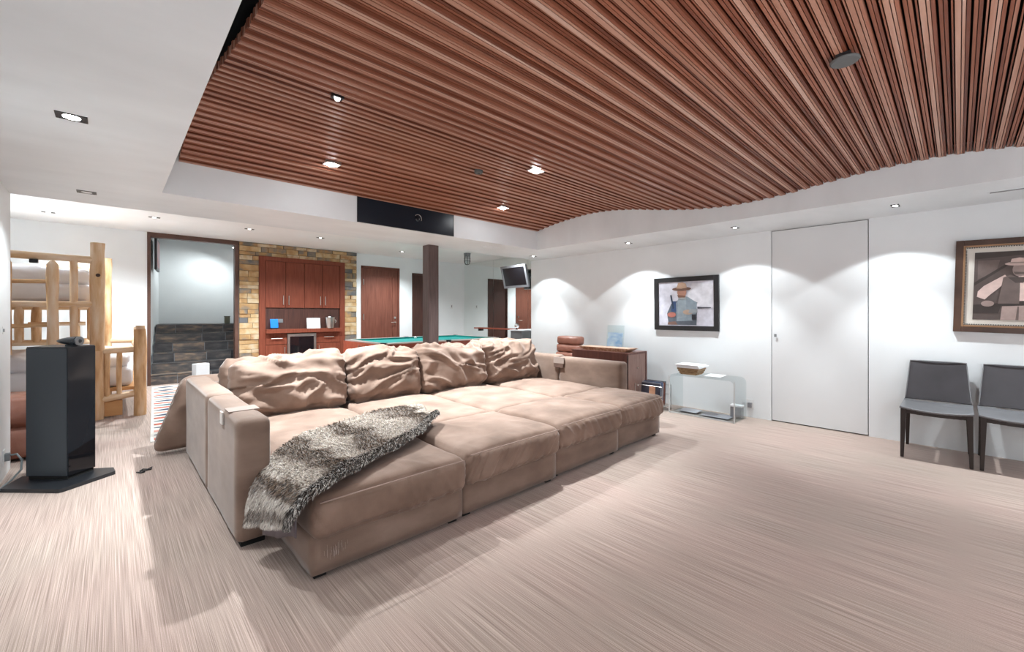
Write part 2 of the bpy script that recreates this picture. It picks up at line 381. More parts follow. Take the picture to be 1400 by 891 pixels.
for k in range(6):
    z0, z1, y0 = k*rise, (k+1)*rise, k*tread
    xl = .012 + .118*y0; XW = 2.2 if k else 1.36
    y1 = y0+tread if k < 5 else 2.56
    s = obj('step', prism([(xl,y0+.012),(XW,y0+.012),(XW,y1),(.012+.1185*y1,y1)],z0,z1-.012), M['grout'], st)
    cuts = [xl, (.42,.95)[k%2] if k%3 else .44, 1.0 if k%2 else .96, 1.355]
    cuts = [xl] + ([.93] if k in (0+1,4) else [.41,.94] if k != 5 else [.50,.98]) + ([1.36, 2.19] if k else [1.355])
    for a, b_ in zip(cuts, cuts[1:]):
        obj('tile', bx((a+.006,y0,z0+.004),(b_-.006,y0+.014,z1-.016), bev=.002), M['slate'], s)
        sk = .118*(y1-y0) if a == xl else 0
        obj('tile', prism([(a+.004,y0-.006),(b_-.004,y0-.006),(b_-.004,y1-.004),(a+.006+sk,y1-.004)],z1-.008,z1), M['slate'], s)
t = thing('landing_box', 'small olive box on the stair landing by the right jamb', 'box', (1.98,11.9,1.094))
obj('box_body', bx((-.05,-.05,0),(.05,.05,.16), bev=.01), flat('olive',(.16,.16,.11)), t); obj('box_lid', bx((-.055,-.055,.16),(.055,.055,.175)), flat('olive_dark',(.10,.10,.07)), t)
# framed picture on the stairwell wall, seen edge on
t = thing('framed_picture', 'narrow framed picture seen edge-on high on the stairwell wall', 'picture', (.635,11.0,2.18), R(-6.7))
obj('frame', bx((0,-.38,0),(.04,.38,.62), bev=.005), M['iron'], t); obj('print', bx((.04,-.33,.05),(.044,.33,.57)), mk('pink_print',(.40,.16,.13),rgb2=(.20,.24,.36),vscale=3), t)
spot((1.95,12.1,2.93), 75, 165, .8, aim=(1.3,12.0,.9));  
t = thing('lamp', 'small bright lamp high at the right of the stairwell', 'lamp', (2.20,12.45,2.98)); obj('lamp_body', bx((0,-.05,0),(.06,.05,.22)), M['iron'], t); obj('lamp_lens', bx((-.004,-.045,-.006),(.05,.045,0)), M['lampglow'], t)

# ================================================================ slatted wave ceiling
WV = [(-2.4,2.70),(-2.0,2.68),(-1.6,2.60),(-1.2,2.53),(-.9,2.515),(-.6,2.53),(-.338,2.573),(-.098,2.600),(.037,2.609),(.255,2.612),(.494,2.602),(.746,2.581),(.986,2.551),(1.161,2.528),(1.416,2.513),(1.72,2.507),(1.947,2.520),(2.2,2.549),(2.578,2.614),(2.9,2.680),(3.275,2.732),(3.583,2.747),(3.913,2.733),(4.273,2.697),(4.577,2.650),(4.70,2.630)]
def wz(y):
    for (a, za), (b_, zb) in zip(WV, WV[1:]):
        if a <= y <= b_: return za+(zb-za)*(y-a)/(b_-a)
    return WV[-1][1] if y > 0 else WV[0][1]
def wzs(y): return sum(wz(y+d) for d in (-.12,-.06,0,.06,.12))/5
sc = thing('slatted_ceiling', 'wavy reddish-brown wooden slat ceiling set in the white tray', 'ceiling panel', (.42,0,0))
SL = 4.955-.42
PAT = [(.000,.0185,0), (.0220,.0100,.001), (.0345,.0120,.001), (.0560,.0120,.011), (.0710,.0115,.011), (.0920,.0060,.006)]
PER = .1030
SLM = {}
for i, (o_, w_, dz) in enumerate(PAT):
    me = bpy.data.meshes.new('slat'); bm = bx((0,0,0),(SL,w_,.040)); bm.to_mesh(me); bm.free(); me.materials.append(M['slat' if i in (0,1) else 'slat_red_shaded']); SLM[i] = me  # light put into the colour: wide slats paler as lit, deeper ones darker
bmr = B()
for k in range(60):
    for i, (o_, w_, dz) in enumerate(PAT):
        y = 4.645-(k*PER+o_)-w_
        yc = y+w_/2; sl = (wzs(yc+.03)-wzs(yc-.03))/.06; zz = wzs(yc)+dz-sl*w_/2
        if k >= 50:           # past 300 slats: behind the photographer, joined
            box(bmr, (0,y,zz),(SL,y+w_,zz+.04)); continue
        s = bpy.data.objects.new('slat', SLM[i]); link(s); s.parent = sc
        s.location = (random.uniform(0,.004), y, zz); s.rotation_euler = (math.atan(sl),0,0)
obj('far_slats', bmr, M['slat'], sc)['kind'] = 'stuff'
bm = B(); n = 80
for j in range(n):
    y0 = -1.6+6.24*j/n; y1 = -1.6+6.24*(j+1)/n
    vs = [bm.verts.new(p) for p in ((.02,y0,wzs(y0)+.085),(4.53,y0,wzs(y0)+.085),(4.53,y1,wzs(y1)+.085),(.02,y1,wzs(y1)+.085))]
    bm.faces.new(vs)
obj('backing', bm, M['black'], sc)
# lights in the slat ceiling
def tray_lamp(x, y, label, lit=True, pw=P_TRAY, cone=108, sc_=1):
    z = wzs(y)
    t = thing('slat_ceiling_lamp', label, 'downlight', (x,y,z-.004), 0, 'lamps in the slatted ceiling')
    t.scale = (sc_,sc_,1)
    bm = B()
    for p, q in (((-.07,-.05,-.006),(.07,-.04,.03)),((-.07,.04,-.006),(.07,.05,.03)),((-.07,-.04,-.006),(-.06,.04,.03)),((.06,-.04,-.006),(.07,.04,.03))): box(bm, p, q)
    obj('rim', bm, M['steel'] if lit else M['iron'], t)
    obj('lamp', lathe([(-.018,.030),(-.008,.040),(.01,.042)], 20), mk('tray_glow',(1,1,1),emit=(.93,.97,1),es=120 if lit else 1.2), t)
    spot((0,0,-.03), pw, cone, 1.0, radius=.05, parent=t)
tray_lamp(1.49,4.02,'bright lamp in the slatted ceiling left of the black recess', pw=P_TRAY*1.15)
tray_lamp(2.80,2.64,'bright lamp in the slatted ceiling nearest the camera', pw=P_TRAY*.55, cone=78)
tray_lamp(3.72,4.10,'bright lamp in the slatted ceiling right of the black recess')
tray_lamp(.97,2.53,'dim small lamp in the left part of the slatted ceiling', pw=25, lit=False, sc_=.45)
t = thing('ceiling_speaker', 'large grey disc speaker on the slats at upper right', 'speaker', (2.66,.39,wzs(.39)-.02))
obj('grille', lathe([(-.01,.055),(-.004,.062),(0,.062)], 32), M['detector'], t)
for k in range(4): obj('stud', bx((-.05+.03*k,-.03,0),(-.04+.03*k,.03,.02)), M['iron'], t)
t = thing('smoke_detector', 'small dark disc on the slats between the bright lamps', 'detector', (2.60,3.22,wzs(3.22)-.02))
obj('disc', lathe([(-.012,.035),(-.004,.042),(.02,.042)], 20), M['detector'], t); obj('sensor', lathe([(-.018,.012),(-.012,.014)],12), M['iron'], t)

# black projector recess in the back fascia
t = thing('projector_recess', 'black panel with a projector lens set in the back fascia', 'recess', (2.0,4.65,ZS+.005))
obj('back_panel', bx((0,-.010,0),(1.32,-.004,.295)), M['recess'], t)
bm = B(); box(bm, (0,-.014,0),(1.32,-.004,.006)); box(bm, (0,-.014,.289),(1.32,-.004,.295)); box(bm, (0,-.014,0),(.006,-.004,.295)); box(bm, (1.314,-.014,0),(1.32,-.004,.295))
obj('edge_frame', bm, M['iron'], t)
pts = [(.765+.05*math.cos(a), -.03, .15+.05*math.sin(a)) for a in [R(-25)+i*R(165)/14 for i in range(15)]]
obj('lens_ring', tb(pts, .004, n=8), M['steel'], t, smooth=True)
obj('lens', xf(lathe([(0,.035),(.012,.034),(.016,.02)],24), T(.765,-.010,.15)@Matrix.Rotation(R(90),4,'X')), M['gloss'], t)

# ================================================================ downlights
WL = [(P_WALL[0],110,.12),(P_WALL[1],76,.55)]
downlight(5.444,3.294,ZS,'wall-washing downlight above the framed colour picture','soffit downlights along the right wall', WL, long=.13,wide=.06)
downlight(5.40,1.831,ZS,'wall-washing downlight left of the flush white door','soffit downlights along the right wall', WL, long=.13,wide=.06)
downlight(5.412,.412,ZS,'wall-washing downlight above the first grey chair','soffit downlights along the right wall', WL, long=.13,wide=.06)
downlight(5.453,5.209,ZS,'wall-washing downlight at the mirror end of the right soffit','soffit downlights along the right wall', WL, long=.13,wide=.06)
SL_ = [(P_SOFFIT,125,.7)]
downlight(-.153,3.19,ZS,'large bright rectangular downlight in the left ceiling','rectangular downlights in the left soffit', SL_, long=.12,wide=.10)
downlight(-.155,5.07,ZS,'narrow black-edged slot downlight at the soffit edge above the speaker','rectangular downlights in the left soffit', [(P_SOFFIT*.6,125,.7)], long=.12,wide=.10,lit=False)
for x, y, lab in ((-.682,9.231,'downlight above the log bunk bed'),(.479,8.588,'downlight above the left side of the stair opening'),(1.765,8.616,'downlight above the left end of the stone wall'),(2.985,8.648,'downlight above the wooden cabinet'),(5.07,9.2,'bright downlight in front of the first brown door')):
    downlight(x,y,ZU,lab,'pool room downlights', [(P_BACK*(.6 if x < 0 else 1.25),135,.7)], long=.14, wide=.07, glow='lampglow' if x > 5 else 'lampglow2')
# unseen lamps continuing the rows; those around the photographer added for bounced fill
for x, y in ((-.15,1.2),(-.15,-1.0)): downlight(x,y,ZS,'rectangular downlight '+('beside' if y > 0 else 'well behind')+' the photographer on the left, added for fill','rectangular downlights in the left soffit', [(P_REAR,150,.8)], long=.13,wide=.11)
downlight(5.42,-1.1,ZS,'wall-washing downlight beyond the second chair','soffit downlights along the right wall', WL, long=.13,wide=.06)
for x, y in ((1.7,.25),(1.6,-.9),(3.9,-.9)): tray_lamp(x,y,('added fill lamp in the slatted ceiling just above the photographer' if y > 0 else 'added fill lamp in the slatted ceiling behind the photographer, '+('left' if x < 2 else 'right')+' side'), pw=P_REAR, lit=False)
for x in (1.2,3.6): downlight(x,-2.2,ZS,('left' if x < 2 else 'right')+' added rectangular downlight over the front wall','added rectangular downlights in the front soffit', [(P_REAR,150,.8)], long=.13,wide=.11)
for x, y in ((-1.9,8.0),(6.9,7.2)): downlight(x,y,ZU,('downlight over the left end of the bunk alcove' if x < 0 else 'downlight over the right end of the pool table'),'pool room downlights', [(P_BACK,150,.8)], long=.14,wide=.07)

# ================================================================ back wall: stone, cabinet, doors
stonewall = struct('wall_stone', bx((1.90,YB-.02,0),(4.366,YB-.002,2.815)), M['mortar'])
CX0, CX1, CZ = 2.256, 4.065, 2.55
def stones(x0, x1, z0, z1):
    z = z0
    while z < z1-.02:
        h = random.choice((.075,.095,.11,.13)); h = min(h, z1-z)
        x = x0
        while x < x1-.02:
            w_ = random.uniform(.13,.40)
            if x1-x-w_ < .09: w_ = x1-x
            dpt = random.uniform(.012,.035)
            obj('stone', bx((x+.003,YB-.02-dpt,z+.003),(x+w_-.003,YB-.018,z+h-.003), bev=.004), M['stone'], stonewall)
            x += w_
        z += h
stones(1.90,CX0,0,CZ); stones(CX1,4.366,0,CZ); stones(1.90,4.366,CZ,2.812)

cb = thing('bar_cabinet', 'reddish-brown built-in bar cabinet set in the stone wall', 'cabinet', (CX0,YB,0))
W = CX1-CX0; F0 = -.07
bm = B()
box(bm,(0,F0,0),(.115,.0,CZ)); box(bm,(W-.115,F0,0),(W,0,CZ)); box(bm,(.115,F0,CZ-.09),(W-.115,0,CZ))
obj('frame', bm, M['dwood'], cb)
obj('niche_back', bx((.115,-.040,.99),(W-.115,-.024,1.456)), M['darkdoor'], cb)
obj('counter', bx((.115,-.16,.905),(W-.115,0,.992), bev=.003), M['dwood'], cb)
xs = [.119,.512,.898,1.289,W-.119]
for i in range(4):
    dr = obj('door', bx((xs[i]+.004,F0+.005,1.456),(xs[i+1]-.004,F0+.03,CZ-.095), bev=.002), M['dwood'], cb)
    hx = xs[i+1]-.055 if i%2 == 0 else xs[i]+.055
    obj('handle', tb([(hx,F0-.03,1.52),(hx,F0-.03,1.72)], .008, n=8), M['steel'], dr)
for i,(a,b_) in enumerate(((.119,.53),(1.15,W-.119))):
    dw = obj('drawer', bx((a,F0-.005,.66),(b_,F0+.03,.895), bev=.002), M['dwood'], cb); c = (a+b_)/2
    obj('handle', tb([(c-.11,F0-.04,.79),(c+.11,F0-.04,.79)], .007, n=8), M['steel'], dw)
    lw_ = obj('lower_door', bx((a,F0-.005,.08),(b_,F0+.03,.65), bev=.002), M['dwood'], cb)
    hx = b_-.05 if i == 0 else a+.05
    obj('handle', tb([(hx,F0-.04,.42),(hx,F0-.04,.60)], .008, n=8), M['steel'], lw_)
obj('plinth', bx((.115,F0+.03,0),(W-.115,0,.08)), M['darkdoor'], cb)
for k in (.62,1.18): obj('under_light', bx((k-.06,F0+.03,1.442),(k+.06,F0+.05,1.45)), M['steel'], cb)
obj('outlet', bx((.35,-.046,1.13),(.46,-.040,1.21), bev=.002), M['graym'], cb)
fr = thing('wine_fridge', 'steel-framed glass-door wine fridge under the cabinet counter', 'fridge', (CX0+.535,YB-.08,.08))
bm = B(); FW, FH = .60, .80
box(bm,(0,-.03,0),(.05,0,FH)); box(bm,(FW-.05,-.03,0),(FW,0,FH)); box(bm,(.05,-.03,FH-.06),(FW-.05,0,FH)); box(bm,(.05,-.03,0),(FW-.05,0,.06))
obj('door_frame', bm, M['steel'], fr); obj('glass', bx((.05,-.02,.06),(FW-.05,-.012,FH-.06)), M['glassdark'], fr)
obj('handle', tb([(FW-.025,-.06,.15),(FW-.025,-.06,.7)], .009, n=8), M['steel'], fr)
for z in (.2,.34,.48,.62): obj('shelf', bx((.06,-.011,z),(FW-.06,0,z+.012)), M['graym'], fr)
# things on the counter
CY = YB-.10
t = thing('blue_screen_device', 'small device with a glowing blue screen on the cabinet counter', 'device', (2.53,CY+.0,.992))
obj('screen', xf(bx((-.075,-.012,0),(.075,0,.19), bev=.004), T(0,-.02,.03)@Matrix.Rotation(R(-12),4,'X')), M['bluelit'], t); obj('stand', bx((-.06,-.035,0),(.06,.035,.03), bev=.005), M['satin'], t)
t = thing('white_card', 'white card leaning on the back of the cabinet counter', 'card', (3.34,CY-.01,.992))
obj('card', xf(bx((-.145,0,0),(.145,.006,.235)), T(0,0,.002)@Matrix.Rotation(R(-8),4,'X')), M['paper'], t)
t = thing('ice_bucket', 'round steel ice bucket with handle on the cabinet counter', 'bucket', (3.70,CY,.992))
obj('bucket_body', lathe([(0,.085),(.02,.09),(.24,.11),(.25,.112)], 24), M['steel'], t, smooth=True, auto=40)
obj('lid', lathe([(.25,.105),(.262,.10),(.27,.03),(.29,.012)], 24), M['gloss'], t)
obj('handle', tb([(.11,0,.20),(.135,-.02,.17),(.12,-.03,.12)], .006, n=8), M['steel'], t)

def wood_door(nm, x0, x1, z1, mat, label=True):
    d = struct(nm, bx((x0+.04,YB+.02,.01),(x1-.04,YB+.06,z1-.04)), mat)
    fr = obj('door_frame', (lambda b: (box(b,(x0,YB-.015,0),(x0+.045,YB+.1,z1)), box(b,(x1-.045,YB-.015,0),(x1,YB+.1,z1)), box(b,(x0,YB-.015,z1-.045),(x1,YB+.1,z1)), b)[-1])(B()), mat, d)
    W_ = x1-x0
    if W_ > .95:
        for k, (a,b_) in enumerate(((.10,W_-.10),)):
            bm = B(); xa, xb = x0+.20, x1-.20
            box(bm,(x0+.05,YB+.005,.03),(xa,YB+.02,z1-.05)); box(bm,(xb,YB+.005,.03),(x1-.05,YB+.02,z1-.05)); box(bm,(xa,YB+.005,z1-.25),(xb,YB+.02,z1-.05)); box(bm,(xa,YB+.005,.03),(xb,YB+.02,.25))
            obj('door_stile', bm, mat, d)
    return d
d2 = wood_door('door_2', 4.492, 5.54, 2.525, M['dwood2'])
for z in (.35,1.18,2.05): obj('hinge', tb([(4.56,YB-.005,z),(4.56,YB-.005,z+.14)], .010, n=8), M['steel'], d2)
bm = B(); tube(bm, [(5.41,YB+.01,1.10),(5.41,YB-.05,1.10)], .014, n=8); tube(bm, [(5.41,YB-.05,1.10),(5.28,YB-.05,1.10)], .010, n=8); obj('door_handle', bm, M['steel'], d2)
obj('lock', xf(lathe([(0,.028),(.02,.028)],16), T(5.41,YB+.008,1.22)@Matrix.Rotation(R(90),4,'X')), M['steel'], d2)
d3 = wood_door('door_3', 5.92, 6.76, 2.43, M['darkdoor'])
t = thing('light_switch', 'small white switch plate on the wall right of the wooden column', 'switch', (7.211,YB,1.53))
obj('switch_plate', bx((-.04,-.008,-.06),(.04,0,.06), bev=.002), M['plate'], t); obj('rocker', bx((.0,-.014,-.02),(.018,-.008,.045)), M['graym'], t)

# mirror on the pool room side wall
mr = thing('mirror', 'frameless floor-to-ceiling wall mirror behind the pool table', 'mirror', (XM,YB,0))
for a, b_ in ((-.002,-1.335),(-1.341,-2.675),(-2.681,-4.015),(-4.021,-4.47)):
    obj('mirror_pane', bx((-.006,b_,.01),(.004,a,ZU-.005)), M['mirror'], mr)
lg = thing('drink_ledge', 'narrow brown wooden ledge mounted along the wall mirror', 'shelf', (XM-.014,7.8,.90))
obj('ledge_board', bx((-.10,0,0),(0,1.8,.035), bev=.004), M['tablewood'], lg)
for y in (.2,1.6): obj('bracket', bx((-.08,y,-.06),(0,y+.03,0)), M['iron'], lg)
gb = thing('grey_bar_cabinet', 'slate-grey cabinet with a white top at the end of the ledge', 'cabinet', (7.30,7.36,0))
obj('cabinet_body', bx((0,0,0),(.34,.40,.90), bev=.006), M['graym'], gb); obj('cabinet_top', bx((-.02,-.02,.90),(.36,.42,.925), bev=.003), M['paper'], gb); obj('cabinet_door', bx((-.008,.02,.04),(0,.38,.88)), M['graym'], gb)
t = thing('globe_ornament', 'chrome ball on a black stem on top of the grey cabinet', 'ornament', (7.36,7.60,.925))
obj('stem', lathe([(0,.03),(.01,.03),(.012,.012),(.05,.018)], 16), M['iron'], t); obj('ball', lathe([(.04,.015),(.05,.04),(.075,.058),(.10,.062),(.125,.055),(.15,.035),(.16,.01)], 20), M['chrome'], t, smooth=True)

# caged ceiling light
t = thing('caged_ceiling_light', 'grey wire-caged jar light hanging from the pool room ceiling', 'light', (6.38,8.35,ZU))
obj('base', lathe([(-.09,.075),(-.01,.085),(0,.085)], 20), M['graym'], t)
obj('glass_jar', lathe([(-.27,.02),(-.26,.045),(-.22,.06),(-.09,.062)], 20), mk('jar_glass',(.55,.57,.57),rough=.15,spec=.7), t, smooth=True)
for k in range(6):
    a = k*math.pi/3
    obj('cage_bar', tb([(.075*math.cos(a),.075*math.sin(a),-.08),(.078*math.cos(a),.078*math.sin(a),-.22),(.05*math.cos(a),.05*math.sin(a),-.275),(0,0,-.29)], .005, n=6), M['iron'], t)
for z in (-.13,-.20): obj('cage_ring', tb([(.078*math.cos(i*math.pi/8),.078*math.sin(i*math.pi/8),z) for i in range(17)], .005, n=6, cap=False), M['iron'], t)

# television on arm, tilted down
tv = thing('television', 'silver-framed flat television tilted down beside the mirror', 'television', (7.22,7.55,2.24))
TW, TH = .92, .56
Mx = T(0,0,0)@Matrix.Rotation(R(-2.5),4,'Z')@Matrix.Rotation(R(-14),4,'Y')
bm = B(); a, b_ = TW/2, TH/2; k = .055
for p, q in (((0,-a,-b_),(.05,a,-b_+k)),((0,-a,b_-k),(.05,a,b_)),((0,-a,-b_+k),(.05,-a+k*1.1,b_-k)),((0,a-k*1.1,-b_+k),(.05,a,b_-k))): box(bm,p,q)
obj('bezel', xf(bm,Mx), M['silver'], tv); obj('screen', xf(bx((.006,-a+k,-b_+k),(.03,a-k,b_-k)),Mx), M['screen'], tv)
obj('back_case', xf(bx((.05,-a+.03,-b_+.03),(.10,a-.03,b_-.03), bev=.02),Mx), M['satin'], tv)
bm = B(); tube(bm, [(.10,0,0),(.30,.05,.02),(.445,0,.02)], .025, n=8); obj('arm', bm, M['iron'], tv)
obj('wall_plate', bx((.435,-.08,-.08),(.450,.08,.12)), M['iron'], tv)

# column
col = thing('wooden_column', 'square dark brown wooden column behind the sofa', 'column', (3.41,5.40,0))
obj('shaft', bx((0,0,.08),(.175,.165,ZS), bev=.004), M['colwood'], col)
obj('foot', bx((-.01,-.01,0),(.185,.175,.08)), M['colwood'], col)

# ================================================================ pool table
pt = thing('pool_table', 'cherry pool table with teal cloth behind the sofa', 'pool table', (3.45,6.96,0))
PL, PW = 2.83, 1.72
def RB(p,q,n,m,bev=.006): return obj(n, bx(p,q,bev=bev), m, pt)
RB((.12,.12,.70),(PL-.12,PW-.12,.765),'playing_surface',M['cloth'],0)
RB((0,0,.50),(PL,.05,.775),'apron',M['tablewood']); RB((0,PW-.05,.50),(PL,PW,.775),'apron',M['tablewood']); RB((0,.05,.50),(.05,PW-.05,.775),'apron',M['tablewood']); RB((PL-.05,.05,.50),(PL,PW-.05,.775),'apron',M['tablewood'])
railm = mk('rail_top',(.36,.30,.28),rough=.3); railm2 = mk('rail_front',(.62,.56,.52),rough=.3)
RB((.08,.0,.775),(PL/2-.06,.09,.80),'rail',railm2); RB((PL/2+.06,0,.775),(PL-.08,.09,.80),'rail',railm2)
RB((.08,PW-.09,.775),(PL/2-.06,PW,.80),'rail',railm); RB((PL/2+.06,PW-.09,.775),(PL-.08,PW,.80),'rail',railm)
RB((0,.08,.775),(.09,PW-.08,.80),'rail',railm); RB((PL-.09,.08,.775),(PL,PW-.08,.80),'rail',railm)
for p,q in (((.12,.09,.762),(PL-.12,.13,.795)),((.12,PW-.13,.762),(PL-.12,PW-.09,.795)),((.09,.12,.762),(.13,PW-.12,.795)),((PL-.13,.12,.762),(PL-.09,PW-.12,.795))): RB(p,q,'cushion_rail',M['cloth'])
for x in (.06,PL/2,PL-.06):
    for y in (.06,PW-.06):
        if x == PL/2: y += (-.03 if y < 1 else .03)
        obj('pocket', lathe([(.70,.055),(.78,.06),(.803,.062)],16,(x,y,0)), M['iron'], pt)
for x in (.10,PL-.32):
    for y in (.10,PW-.32): obj('leg', bx((x,y,0),(x+.22,y+.22,.52),bev=.01), M['tablewood'], pt)
RB((-.012,.36,.55),(0,.60,.70),'ball_return',M['iron']); RB((-.012,.68,.55),(0,.92,.70),'ball_return',M['iron'])
RB((-.014,.62,.53),(-.001,.66,.72),'return_trim',M['steel']); RB((-.014,.95,.53),(-.001,.97,.72),'return_trim',M['steel'])
bm = B(); bmesh.ops.create_icosphere(bm, subdivisions=2, radius=.029); bmesh.ops.translate(bm, verts=bm.verts[:], vec=(4.93,8.35,.795))
tag(obj('cue_ball', bm, M['paper'], smooth=True), 'white cue ball on the teal pool table cloth beside the column', 'ball')

# ================================================================ bunk bed
bb = thing('log_bunk_bed', 'peeled pine log bunk bed in the left alcove', 'bunk bed', (0,7.4,0))
def log(n, a, b_, r, seed, taper=1, tip=False, h=False, par=bb):
    a = Vector(a); b_ = Vector(b_); L_ = (b_-a).length; k = max(4,int(L_/.12)); pts=[]; rad=[]
    for i in range(k+1):
        t_ = i/k; p = a.lerp(b_,t_); wv = .006
        p += Vector((noise.noise(Vector((seed,t_*2*L_,0))), noise.noise(Vector((seed,t_*2*L_,5))), 0))*wv*(0 if h else 1) + (Vector((0,0,noise.noise(Vector((seed,t_*2*L_,9)))))*wv if h else Vector((0,0,0)))
        pts.append(p); rad.append(r*(1-(1-taper)*t_)*(1+.08*noise.noise(Vector((t_*3*L_,seed,2)))))
    if tip: pts.append(b_+(b_-a).normalized()*.05); rad.append(r*.35)
    return obj(n, tb(pts,rad,n=12,wob=.12,seed=seed), M['pineh' if h else 'pine'], par, smooth=True, auto=50)
BX0 = -1.72
# near (foot) end of upper bunk
p = log('post',(-.13,0,.86),(-.13,0,2.205),.068,1); 
obj('knot', xf(lathe([(0,.022),(.006,.018)],12), T(-.125,-.068,1.80)@Matrix.Rotation(R(90),4,'X')), M['knot'], p)
log('post',(-.13,0,0),(-.13,0,.87),.060,2)
log('post',(BX0,0,0),(BX0,0,2.205),.068,3)
log('rail',(BX0,0,2.02),(-.15,0,1.99),.042,4,h=True)
log('rail',(BX0,-.01,1.43),(-.15,-.01,1.44),.035,5,h=True)
log('ladder_stile',(-.505,-.09,.86),(-.505,-.09,1.90),.052,6,tip=True)
log('ladder_stile',(-.86,-.09,.86),(-.86,-.09,1.90),.045,7,tip=True)
log('spindle',(-.336,0,.95),(-.336,0,1.99),.036,8)
log('spindle',(-1.15,0,1.45),(-1.15,0,2.0),.036,8.5)
for i,z in enumerate((1.18,1.69)): log('rung',(-.86,-.06,z),(-.52,-.06,z+.01),.024,9+i,h=True)
# lower bunk foot end
log('rail',(-.13,0,.845),(.23,0,.865),.040,12,h=True); log('rail',(-.13,0,.24),(.24,0,.285),.042,13,h=True)
log('rail',(BX0,0,.24),(-.13,0,.24),.042,14,h=True)
p = log('post',(.27,-.03,0),(.27,-.03,1.12),.064,15); obj('post_top', lathe([(0,.050),(.05,.047),(.052,.04)],14,(.27,-.03,1.12)), M['pine'], p)
log('spindle',(-.045,0,.27),(-.045,0,.85),.03,16.2); log('spindle',(.07,0,.27),(.07,0,.86),.027,16)
for k, (a, b_) in enumerate(((BX0,-.95),(-.94,-.13),(-.12,.10))): obj('base_board', bx((a,.02,.02),(b_,.05,.215),bev=.004), M['oxide'], bb)
# side rails going back and far end
YE = 2.1
for x, z, r in ((-.13,1.40,.035),(-.13,2.02,.035),(.27,.84,.04),(.27,.28,.04),(BX0,1.4,.035),(BX0,.4,.04)):
    k = obj('side_rail', tb([(x,.02,z),(x,YE*.5,z+.005),(x,YE,z)],[r,r*1.05,r],n=10), M['pine'], bb, smooth=True, auto=50)
log('post',(-.06,YE,0),(-.06,YE,2.22),.06,21); log('post',(BX0,YE,0),(BX0,YE,2.22),.06,22); log('post',(.32,YE,0),(.32,YE,1.1),.06,23)
log('rail',(BX0,YE,1.42),(-.06,YE,1.42),.04,24,h=True); log('rail',(BX0,YE,.90),(.32,YE,.88),.045,25,h=True); log('rail',(-.9,YE-.05,1.17),(-.3,YE-.05,1.17),.03,26,h=True)
log('rail',(BX0,YE,2.02),(-.06,YE,2.02),.038,36,h=True)
for i,x in enumerate((-.99,-.82,-.40,-.24)): log('spindle',(x,YE,.9),(x,YE,1.42),(.05,.055,.04,.05)[i],27+i)
ms = obj('lower_mattress', xf(softbox(1.85,1.95,.26,.07,res=.06,wr=lambda u,p,n: .008*noise.noise(p*4)), T(-.72,1.08,.50)), M['sheet'], bb, smooth=True)
obj('bed_deck', bx((BX0,.05,.33),(.27,YE,.37)), M['oxide'], bb)
obj('upper_deck', bx((BX0,.05,1.44),(-.13,YE,1.47)), M['oxide'], bb)
ms = obj('upper_mattress', xf(softbox(1.50,1.95,.23,.06,res=.06,wr=lambda u,p,n: .008*noise.noise(p*5)), T(-.93,1.08,1.575)), M['sheet'], bb, smooth=True)
tag(obj('duvet', xf(softbox(1.80,1.6,.17,.07,res=.03,bulge=(0,0,.03),wr=lambda u,p,n: .026*ridge(p*2.3)+.01*noise.noise(p*7)), T(-.74,8.35,.705)), M['sheet'], smooth=True), 'crumpled white duvet on the lower log bunk', 'duvet')
tag(obj('duvet', xf(softbox(1.48,1.7,.18,.07,res=.03,bulge=(0,0,.05),wr=lambda u,p,n: .03*ridge(p*2.0,3)+.01*noise.noise(p*7)), T(-.93,8.42,1.77)), M['sheet'], smooth=True), 'crumpled pale duvet on the upper log bunk', 'duvet')
tag(obj('pillow', xf(softbox(.55,.36,.17,.08,res=.03,bulge=(0,0,.05),wr=lambda u,p,n: .01*ridge(p*5)), T(-.42,9.25,2.00)@Matrix.Rotation(R(35),4,'X')), mk('patterned_pillow',(.70,.42,.20),rgb2=(.72,.68,.62),vscale=9), smooth=True), 'orange patterned pillow at the far end of the upper bunk', 'pillow')
for x in (-.92,-.66):
    tag(obj('clamp', bx((x-.035,7.36,1.915),(x+.035,7.44,1.955),bev=.004), M['iron']), ('left' if x < -.8 else 'right')+' small black clip under the top rail of the bunk' , 'clip', 'clips under the bunk top rail')

# leather ottoman in the alcove
t = thing('leather_ottoman', 'tan leather ottoman behind the black tower speaker', 'ottoman', (-.86,6.05,0))
obj('lower_cushion', xf(softbox(.86,.62,.30,.08,res=.04,bulge=(.02,.02,.0),wr=lambda u,p,n: .006*ridge(p*5)), T(0,0,.17)), M['leather'], t, smooth=True)
obj('upper_cushion', xf(softbox(.86,.64,.24,.09,res=.035,bulge=(.02,.02,.03),wr=lambda u,p,n: .012*ridge(p*5,2)), T(0,0,.42)), M['leather'], t, smooth=True)
for x in (-.36,.36):
    for y in (-.24,.24): obj('foot', bx((x-.03,y-.03,0),(x+.03,y+.03,.03)), M['iron'], t)

